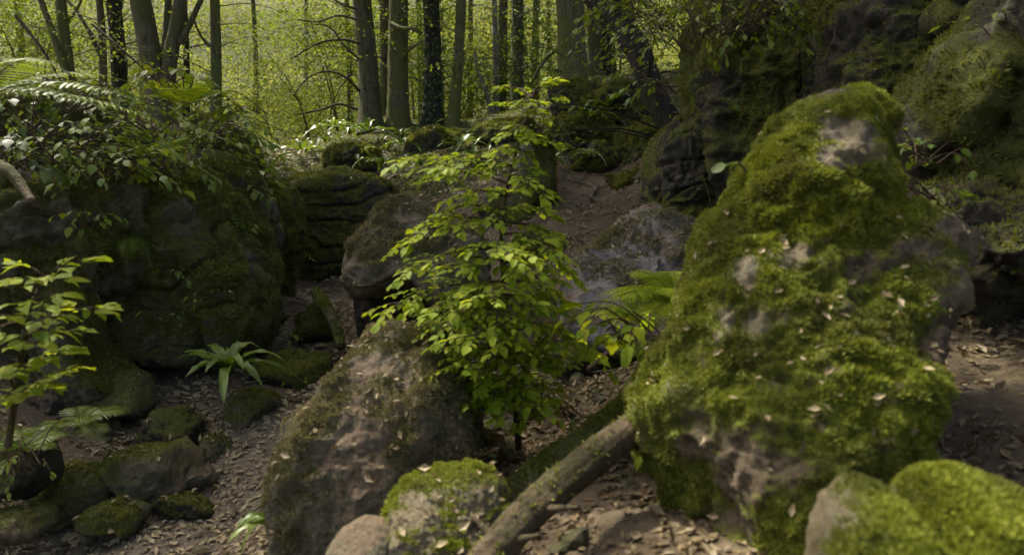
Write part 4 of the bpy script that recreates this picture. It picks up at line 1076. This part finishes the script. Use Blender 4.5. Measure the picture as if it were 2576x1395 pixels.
def strap_fern(label, u, v, d, n, L, seed, group=None, key='tongue', wid=0.045, name='strap_fern', drop=0.5, az=None):
    r = np.random.default_rng(5000 + seed)
    b = P(u, v, d); g = float(gz(b[0], b[1])[0])
    t = thing(name, label, 'fern', b, group)
    for k in range(n):
        a = (k + r.uniform(-.3, .3)) / n * 6.283 if az is None else az[0] + (az[1] - az[0]) * (k + r.uniform(.2, .8)) / n
        l = L * r.uniform(0.7, 1.15); el = r.uniform(0.4, 1.1)
        out_ = np.array([math.cos(a), math.sin(a), 0]); s = np.linspace(0, 1, 11)
        cen = b + out_ * (l * s * math.cos(el) * 1.05)[:, None] + np.array([0, 0, 1.0]) * (l * (s * math.sin(el) - drop * r.uniform(0.9, 1.8) * s ** r.uniform(1.7, 2.6)))[:, None]
        cen = cen + np.cross(out_, [0, 0, 1.0]) * (r.normal() * 0.14 * l * s ** 2)[:, None]
        T = unit(np.gradient(cen, axis=0)); sd = unit(np.cross(T, np.array([0, 0, 1.0]) + out_ * 0.01)); up = np.cross(sd, T)
        wd = wid * (L / 0.35) * np.clip(np.minimum(s * 5, 1), 0.15, 1) * (1 - s ** 5 * 0.9) * r.uniform(.8, 1.2)
        wav = 0.25 * np.sin(s * 22 + k)
        V = np.stack([cen - sd * wd[:, None] / 2 + up * (wd * (0.22 + wav * .5))[:, None], cen, cen + sd * wd[:, None] / 2 + up * (wd * (0.22 - wav * .5))[:, None]], 1).reshape(-1, 3)
        i = np.arange(10)[:, None] * 3
        F = np.concatenate([np.stack([i[:, 0], i[:, 0] + 1, i[:, 0] + 4, i[:, 0] + 3], 1), np.stack([i[:, 0] + 1, i[:, 0] + 2, i[:, 0] + 5, i[:, 0] + 4], 1)])
        part(t, 'frond', V, F, M[key], {'rnd': np.full(len(V), r.random())}, True)
    return t

def fern(label, u, v, d, n, L, seed, az=(0, 6.283), key='fern', group=None, el=(0.5, 1.1), drop=0.45, wide=0.30):
    r = np.random.default_rng(6000 + seed)
    b = P(u, v, d)
    t = thing('fern', label, 'fern', b, group)
    for k in range(n):
        a = az[0] + (az[1] - az[0]) * (k + r.uniform(.1, .9)) / n
        l = L * r.uniform(0.75, 1.15); e_ = r.uniform(*el)
        out_ = np.array([math.cos(a), math.sin(a), 0])
        m = 30; s = np.linspace(0, 1, m)
        cen = b + out_ * (l * s * math.cos(e_) * 1.05)[:, None] + np.array([0, 0, 1.0]) * (l * (s * math.sin(e_) - drop * 1.3 * s ** 2.0))[:, None]
        T = unit(np.gradient(cen, axis=0)); sd = unit(np.cross(T, np.array([0, 0, 1.0]) + out_ * 0.01)); up = np.cross(sd, T)
        pw = l * wide * np.sin(np.clip(s * 1.12 + 0.05, 0, 1.0) * np.pi) ** 0.75 * (1 - 0.35 * s)
        Vs, Fs, As = [], [], []
        o = 0
        rn = r.random()
        for sg in (-1, 1):                                        # pinnae, each a narrow bent blade
            ii = np.arange(3, m)
            y = unit(sd[ii] * sg + T[ii] * 0.35 - up[ii] * 0.12 + 0.05 * r.normal(size=(len(ii), 3)))
            Vl, Fl, Al = leaves((np.array([[0, 0, 0], [-.05, .3, .02], [-.038, .7, .0], [0, 1, -.06], [.038, .7, .0], [.05, .3, .02]]),
                                 np.array([[0, 5, 1], [1, 5, 4], [1, 4, 2], [2, 4, 3]])), cen[ii], y, up[ii], pw[ii], r, np.full(len(ii), rn))
            w_ = l / m
            Vs.append(Vl); Fs.append(Fl + o); As.append(Al); o += len(Vl)
        Vt, Ft = tube(cen, np.linspace(0.0035, 0.001, m), 4)
        Vs.append(Vt); Fs.append(tri(Ft) + o); As.append(np.full(len(Vt), rn))
        part(t, 'frond', np.vstack(Vs), np.vstack(Fs), M[key], {'rnd': np.concatenate(As)}, False)
    return t

strap_fern('glossy strap leaved fern hanging over the path at left centre', 580, 925, 4.85, 18, 0.46, 1, drop=0.5, wid=0.048)
fern('feathery fern among the stones at lower left', 200, 1075, 3.9, 9, 0.42, 1, drop=0.55)
fern('second feathery fern below the left sapling', 60, 1130, 3.6, 7, 0.36, 2, key='green')
fern('fern with long arching fronds between the slab and the big boulder', 1710, 770, 3.6, 13, 0.62, 3, az=(0.9, 5.2), drop=0.5, key='sap')
fern('low fern in front of the leaning slab beside the log', 1640, 900, 3.3, 9, 0.42, 4, az=(0.8, 5.4))
fern('bright fern at the upper end of the mossy log', 1610, 815, 3.8, 9, 0.45, 14, key='sap')
fern('fern hanging over the pillar on the left bank', 500, 490, 6.2, 8, 0.55, 5, drop=0.9, el=(0.1, 0.8), key='green')
fern('pale near fern frond cluster at the upper left edge', -40, 240, 2.9, 5, 0.75, 6, az=(-0.8, 0.9), el=(0.2, 0.6), drop=0.35, key='green', wide=0.2)
fern('fern high on the left bank in front of the trunks', 470, 270, 6.0, 11, 0.7, 7, key='sap')
fern('bright fern halfway along the left bank', 390, 400, 5.3, 10, 0.55, 17, key='sap')
fern('fern hanging from the ribbed cliff', 330, 600, 5.3, 7, 0.35, 18, key='green', drop=0.9, el=(0.1, 0.8))
fern('small fern in the joint between the ribbed cliff and the pillar', 580, 700, 6.0, 7, 0.35, 19, key='fern', drop=0.8)
strap_fern('single strap fern at the foot of the front boulder on the path', 700, 1330, 3.0, 6, 0.30, 9, az=(2.2, 4.2), drop=0.7)
MF = [(880, 340, 12.2, 'strap fern on the left shoulder of the mound'), (925, 330, 12.6, 'strap fern below the pale streaked trunk'), (820, 360, 11.8, 'strap fern beside the bright gap'),
      (905, 400, 11.2, 'strap fern above the dark wall'), (1010, 365, 11.8, 'strap fern between the two mossy roots'), (1160, 370, 11.4, 'strap fern under the slanting trunk'),
      (1190, 395, 10.8, 'broad strap fern left of the stump'), (1120, 350, 12.0, 'strap fern below the ivy clad trunk'), (1530, 270, 10.4, 'strap fern on the hump right of the thick trunk'),
      (1480, 300, 10.2, 'strap fern under the thick green trunk'), (880, 455, 9.6, 'small strap fern on the rim of the dark wall'), (670, 440, 8.2, 'strap fern on top of the rock pillar'),
      (1480, 390, 9.0, 'small strap fern beside the pale roots'), (760, 380, 12.5, 'strap fern at the edge of the sunlit gap'), (960, 420, 10.6, 'strap fern in the litter of the mound'),
      (1240, 360, 11.6, 'strap fern behind the top of the sapling'), (1060, 420, 10.2, 'strap fern low on the bare slope behind the sapling'), (1110, 450, 9.4, 'strap fern above the overhanging boulder'),
      (1380, 420, 9.2, 'strap fern just right of the stump'), (1010, 340, 12.6, 'strap fern between the furrowed and ivy clad trunks'), (840, 320, 13.2, 'strap fern under the lowest bare branch')]
for k, (u, v, d, lb) in enumerate(MF):
    strap_fern(lb, u, v, d, 8, 0.62 if k not in (10, 12) else 0.34, 20 + k, 'strap ferns on the mound', wid=0.05)

def bramble(label, u, v, d, spread, n, key, lsize, seed, limit=40, name='bramble', drop=0.3, gap=0.06):
    """low woody plant: arching stems set with leaves"""
    r = np.random.default_rng(7000 + seed)
    b = P(u, v, d)
    t = thing(name, label, 'plant', b, 'leafy plants on the banks')
    acc = []; wood = []
    for k in range(n):
        a = r.uniform(0, 6.283); l = spread * r.uniform(0.5, 1.15)
        e = b + np.array([math.cos(a) * l, math.sin(a) * l * 0.8, l * (r.uniform(0.0, 0.7) - drop)])
        st = b + np.array([r.normal() * .15 * spread, r.normal() * .15 * spread, -0.02])
        bp = smooth_path(np.array([st, (st + e) / 2 + [0, 0, 0.25 * l], e]), 12)
        V, F = tube(bp, np.linspace(0.005, 0.0015, 12), 4)
        wood.append((V, F, np.zeros(len(V))))
        acc.append(twig_leaves(bp[2:], r, lsize, gap, droop=0.3))
    V, F, _ = join(wood)
    part(t, 'stems', V, F, M['twig'], None, True, 'stuff')
    pos, yd, zd, sz = [np.concatenate([a[k] for a in acc]) for k in range(4)]
    put_leaves(t, key, pos, yd, zd, sz, r, limit)
    return t

for k, a in enumerate([
        ('dark leafy bramble above the weathered pale branch', 20, 420, 4.2, .5, 18, 'ivy', .07),
        ('bramble trails hanging over the shadowed brown rock face', 150, 405, 4.4, .55, 20, 'green', .07),
        ('bright bramble trails at the rim of the ribbed cliff', 350, 430, 4.9, .55, 20, 'green', .07),
        ('thick bramble clump in the middle of the mossy crag', 230, 355, 4.8, .6, 20, 'green', .07),
        ('bramble clump just left of the cliff shoulder', 430, 420, 5.6, .55, 18, 'fern', .07),
        ('nettle patch on the bank crest below the rough dark trunk', 320, 290, 6.2, .6, 18, 'green', .075),
        ('low plant cover beside the pale near fern', 100, 265, 5.4, .6, 18, 'green', .07),
        ('bramble cover on the dark rock edge beside the gap', 560, 335, 7.4, .6, 18, 'green', .075),
        ('leaf curtain hanging on the upper cliff shoulder', 470, 500, 6.0, .4, 14, 'fern', .065),
        ('bright leaves on the rim above the rock pillar', 590, 440, 7.0, .45, 14, 'fern', .075),
        ('small hanging plant midway up the ribbed cliff', 440, 690, 5.35, .2, 8, 'fern', .055),
        ('leafy sprig rooted in a crack of the shadowed rock face', 230, 560, 4.6, .22, 8, 'green', .06),
        ('trailing plant above the long undercut boulder', 540, 745, 5.3, .2, 8, 'fern', .05),
        ('young plant on top of the long undercut boulder', 400, 790, 5.2, .16, 7, 'green', .05),
        ('low seedling on the litter behind the strap fern', 690, 840, 6.2, .2, 7, 'green', .055),
        ('leafy stems trailing down the pillar', 650, 560, 7.3, .3, 9, 'fern', .06),
        ('feathery bright leaves high at the cliff top', 1680, 70, 6.2, 1.0, 36, 'fern', .07),
        ('leafy tangle hanging before the tall dark cliff', 1830, 80, 4.8, .75, 34, 'fern', .055),
        ('leafy spray over the upper end of the tall dark cliff', 1950, 20, 4.6, .6, 16, 'green', .06),
        ('leafy bramble spilling over the left bank, lowest clump', 270, 440, 4.6, .55, 16, 'green', .075),
        ('dark green bramble at the far left of the bank', 90, 330, 4.4, .6, 15, 'ivy', .075),
        ('bramble on the crest of the left bank', 200, 280, 5.2, .7, 16, 'green', .075),
        ('yellow green broad leaves rising before the leaning tree pair', 440, 215, 5.4, .5, 10, 'fern', .10),
        ('green bramble thicket at the middle of the bank', 380, 340, 5.6, .65, 17, 'green', .075),
        ('bramble along the bank edge above the pillar', 520, 370, 6.6, .7, 17, 'green', .08),
        ('hanging leafy stems on the shoulder of the left cliff', 520, 600, 6.2, .5, 14, 'green', .07),
        ('leaf rosette on top of the rock pillar', 600, 480, 6.9, .4, 9, 'fern', .085),
        ('hanging ivy stems on the olive cliff', 400, 560, 5.7, .4, 9, 'green', .06),
        ('broad bright leaves reaching over the sunlit gap', 640, 280, 6.4, .45, 8, 'fern', .11),
        ('nettle like green plant between the log and the slab', 1620, 850, 2.95, .34, 18, 'sap', .075),
        ('low leafy plant at the left end of the mossy log', 1200, 1170, 2.7, .16, 8, 'green', .05),
        ('small green plant beside the mossy log', 1440, 1040, 3.2, .22, 9, 'green', .05),
        ('green leafy twigs at the upper edge of the right cliff', 1740, 120, 5.0, .8, 18, 'fern', .06),
        ('hanging leafy branch left of the right cliff', 1690, 230, 5.4, .5, 10, 'green', .06),
        ('ivy clump in the cleft right of the bright spire', 2320, 400, 3.4, .32, 14, 'green', .065),
        ('ivy sprig on the left flank of the bright spire', 1890, 425, 2.5, .10, 4, 'ivy', .06),
        ('pale leaves at the upper right edge', 2540, 110, 3.3, .35, 9, 'green', .06),
        ('leafy plant on the right ledge below the cave mouth', 2330, 490, 3.0, .25, 8, 'green', .06),
        ('small seedling on the dark wall foot', 735, 650, 8.4, .25, 6, 'green', .06),
        ('tiny seedling by the path under the strap fern', 740, 955, 5.2, .12, 4, 'fern', .04),
        ('sprig with leaves at the base of the sapling', 1200, 1010, 3.1, .25, 9, 'sap', .055),
        ('leafy sprig on the corner stones at far left', 60, 1160, 3.4, .3, 10, 'fern', .055),
        ('green leaves beside the bottom of the big boulder', 1620, 1110, 2.35, .12, 6, 'sap', .05)]):
    bramble(*a, seed=k, limit=42)

# ivy strings on the right cliff
for k, (u0, v0, u1, v1, d, lb) in enumerate([(2010, 60, 2020, 400, 5.1, 'string of small pale ivy leaves down the tall dark cliff'), (1850, 250, 1880, 420, 5.6, 'short ivy string beside the leaning dark trunk'),
                                             (1760, 420, 1800, 600, 5.7, 'ivy string on the dark cliff column'), (650, 620, 655, 830, 7.3, 'thin bare ivy string hanging from the pillar')]):
    r = np.random.default_rng(8000 + k)
    path = smooth_path(np.array([P(u0, v0, d), P((u0 + u1) / 2 + 8, (v0 + v1) / 2, d - .05), P(u1, v1, d)]), 20)
    t = thing('ivy_vine', lb, 'vine', path[-1], 'ivy strings on the rocks')
    V, F = tube(path, 0.004, 4); part(t, 'stem', V, F, M['twig'], None, True)
    if k < 3:
        p, yd, zd, sz = twig_leaves(path, r, 0.045, 0.09)
        put_leaves(t, 'green', p, yd, np.array([0, -1.0, .4]) + 0.3 * r.normal(size=p.shape), sz, r, 60)

# ------------------------------------------------------------------ leaf litter, ground moss, twigs
r = np.random.default_rng(321)
n = 84000
d_ = 1.2 + 11.5 * r.random(n) ** 0.8
x = (r.uniform(-200, 2776, n) - PW / 2) / FPX * d_
z = gz(x, d_)
nrm = np.stack([-(gz(x + .06, d_) - gz(x - .06, d_)) / .12, -(gz(x, d_ + .06) - gz(x, d_ - .06)) / .12, np.ones(n)], 1)
nrm = unit(nrm)
keep = (nrm[:, 2] > 0.45) & (fbm(np.stack([x, d_, z], 1) * 2.2, 3, 1) + 0.35 * r.random(n) > -0.12 - 0.5 * blob(x, d_, -1.9, 3.7, 1.0)) & ((d_ > 2.7) | (x < -0.3) | (r.random(n) < 0.75))
p = np.stack([x, d_, z], 1)[keep]; nn = nrm[keep]; m = len(p)
far_ = p[:, 1] > 4.5
LEAF_FLAT = (LEAF_DRY[0][[0, 1, 2, 3]], np.array([[0, 2, 1], [0, 3, 2]]))
yy = np.cross(nn, r.normal(size=(m, 3))) + 0.2 * r.normal(size=(m, 3)); zz = nn + 0.4 * r.normal(size=(m, 3)); pp = p + nn * (0.003 + 0.01 * r.random((m, 1))); ss = 0.036 * np.exp(0.42 * r.normal(size=m)); cl = np.clip((0.5 + 0.8 * fbm(p * 1.4, 3, 2)) * (1 - 0.7 * sstep(p[:, 0], -0.6, 0.4) * sstep(p[:, 1], 5.5, 6.8)) + 0.5 * on_path(p[:, 0], p[:, 1]) - 0.25 * sstep(-p[:, 1], -2.8, -2.3) + 0.35 * (r.random(m) - .5), 0.02, 0.97)  # path leaves painted paler for light from above, nearest darker to offset sky light
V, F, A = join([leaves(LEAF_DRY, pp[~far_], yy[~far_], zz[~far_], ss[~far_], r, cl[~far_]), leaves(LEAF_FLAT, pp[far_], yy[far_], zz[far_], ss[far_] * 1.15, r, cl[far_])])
o = obj('leaf_litter', mk_mesh('leaf_litter', V, F, {'rnd': A}), M['dry'], None, 'stuff'); o['label'] = 'brown fallen leaves strewn over the path and slopes'; o['category'] = 'leaf litter'
w = np.where((TMOSS > 0.5) & (TV[:, 1] < 16) & (TV[:, 1] > 1) & (np.abs(TV[:, 0]) < 0.8 * TV[:, 1] + 0.5), TMOSS, 0)
p, nn, _ = scatter(TV, TF, TN, w, 36000, r)
bv, bf, br = blades(p, nn, 0.045, 3, r)
o = obj('ground_moss', mk_mesh('ground_moss', bv, bf, {'rnd': br}), M['moss_d'], None, 'stuff'); o['label'] = 'green moss carpet over the mound and banks'; o['category'] = 'moss'
# loose twigs on the floor, joined: nobody could count them
tw = []
for k in range(260):
    d0 = r.uniform(3, 11); x0 = (r.uniform(500, 1750) - PW / 2) / FPX * d0; a = r.uniform(0, 6.28); l = r.uniform(.1, .4)
    q = np.array([[x0, d0], [x0 + math.cos(a) * l * .5 + r.normal() * .02, d0 + math.sin(a) * l * .5], [x0 + math.cos(a) * l, d0 + math.sin(a) * l]])
    q3 = np.column_stack([q, gz(q[:, 0], q[:, 1]) + 0.015 + 0.03 * r.random(3)])
    V, F = tube(smooth_path(q3, 7), np.linspace(.006, .002, 7) * r.uniform(.6, 1.6), 4); tw.append((V, F, np.zeros(len(V))))
V, F, A = join(tw)
o = obj('fallen_twigs', mk_mesh('fallen_twigs', V, F), M['root'], None, 'stuff'); o['label'] = 'thin dry twigs scattered on the leaf litter'; o['category'] = 'twigs'

# broken stone rubble along the path edge, half sunk: too many to count
rb = []
dI, fI = ico(2)
for k in range(230):
    if k < 110: d0 = r.uniform(3.2, 6.2); x0 = (r.uniform(-60, 420) - PW / 2) / FPX * d0
    else: d0 = r.uniform(1.9, 9.0); x0 = (r.uniform(1150, 1800) - PW / 2) / FPX * d0
    sc = 0.02 + 0.06 * r.random() ** 2.2
    rad = np.ones(len(dI))
    for j in range(7):
        nn_ = unit(r.normal(size=3)); dn = dI @ nn_
        rad = np.minimum(rad, np.where(dn > .1, r.uniform(.45, .9) / np.maximum(dn, .1), 9))
    V = dI * rad[:, None] * sc * r.uniform(.7, 1.4, 3) + [x0, d0, gz(x0, d0)[0] + sc * 0.15]
    rb.append((V, fI, np.full(len(V), 0.0)))
V, F, A = join(rb)
o = obj('stone_rubble', mk_mesh('stone_rubble', V, F, {'moss': np.clip(0.25 + 0.8 * fbm(V * 2, 3, 1), 0, 1), 'lit': A}), M['olive'], None, 'stuff'); o['label'] = 'small broken stones half sunk along the path edge'; o['category'] = 'rubble'
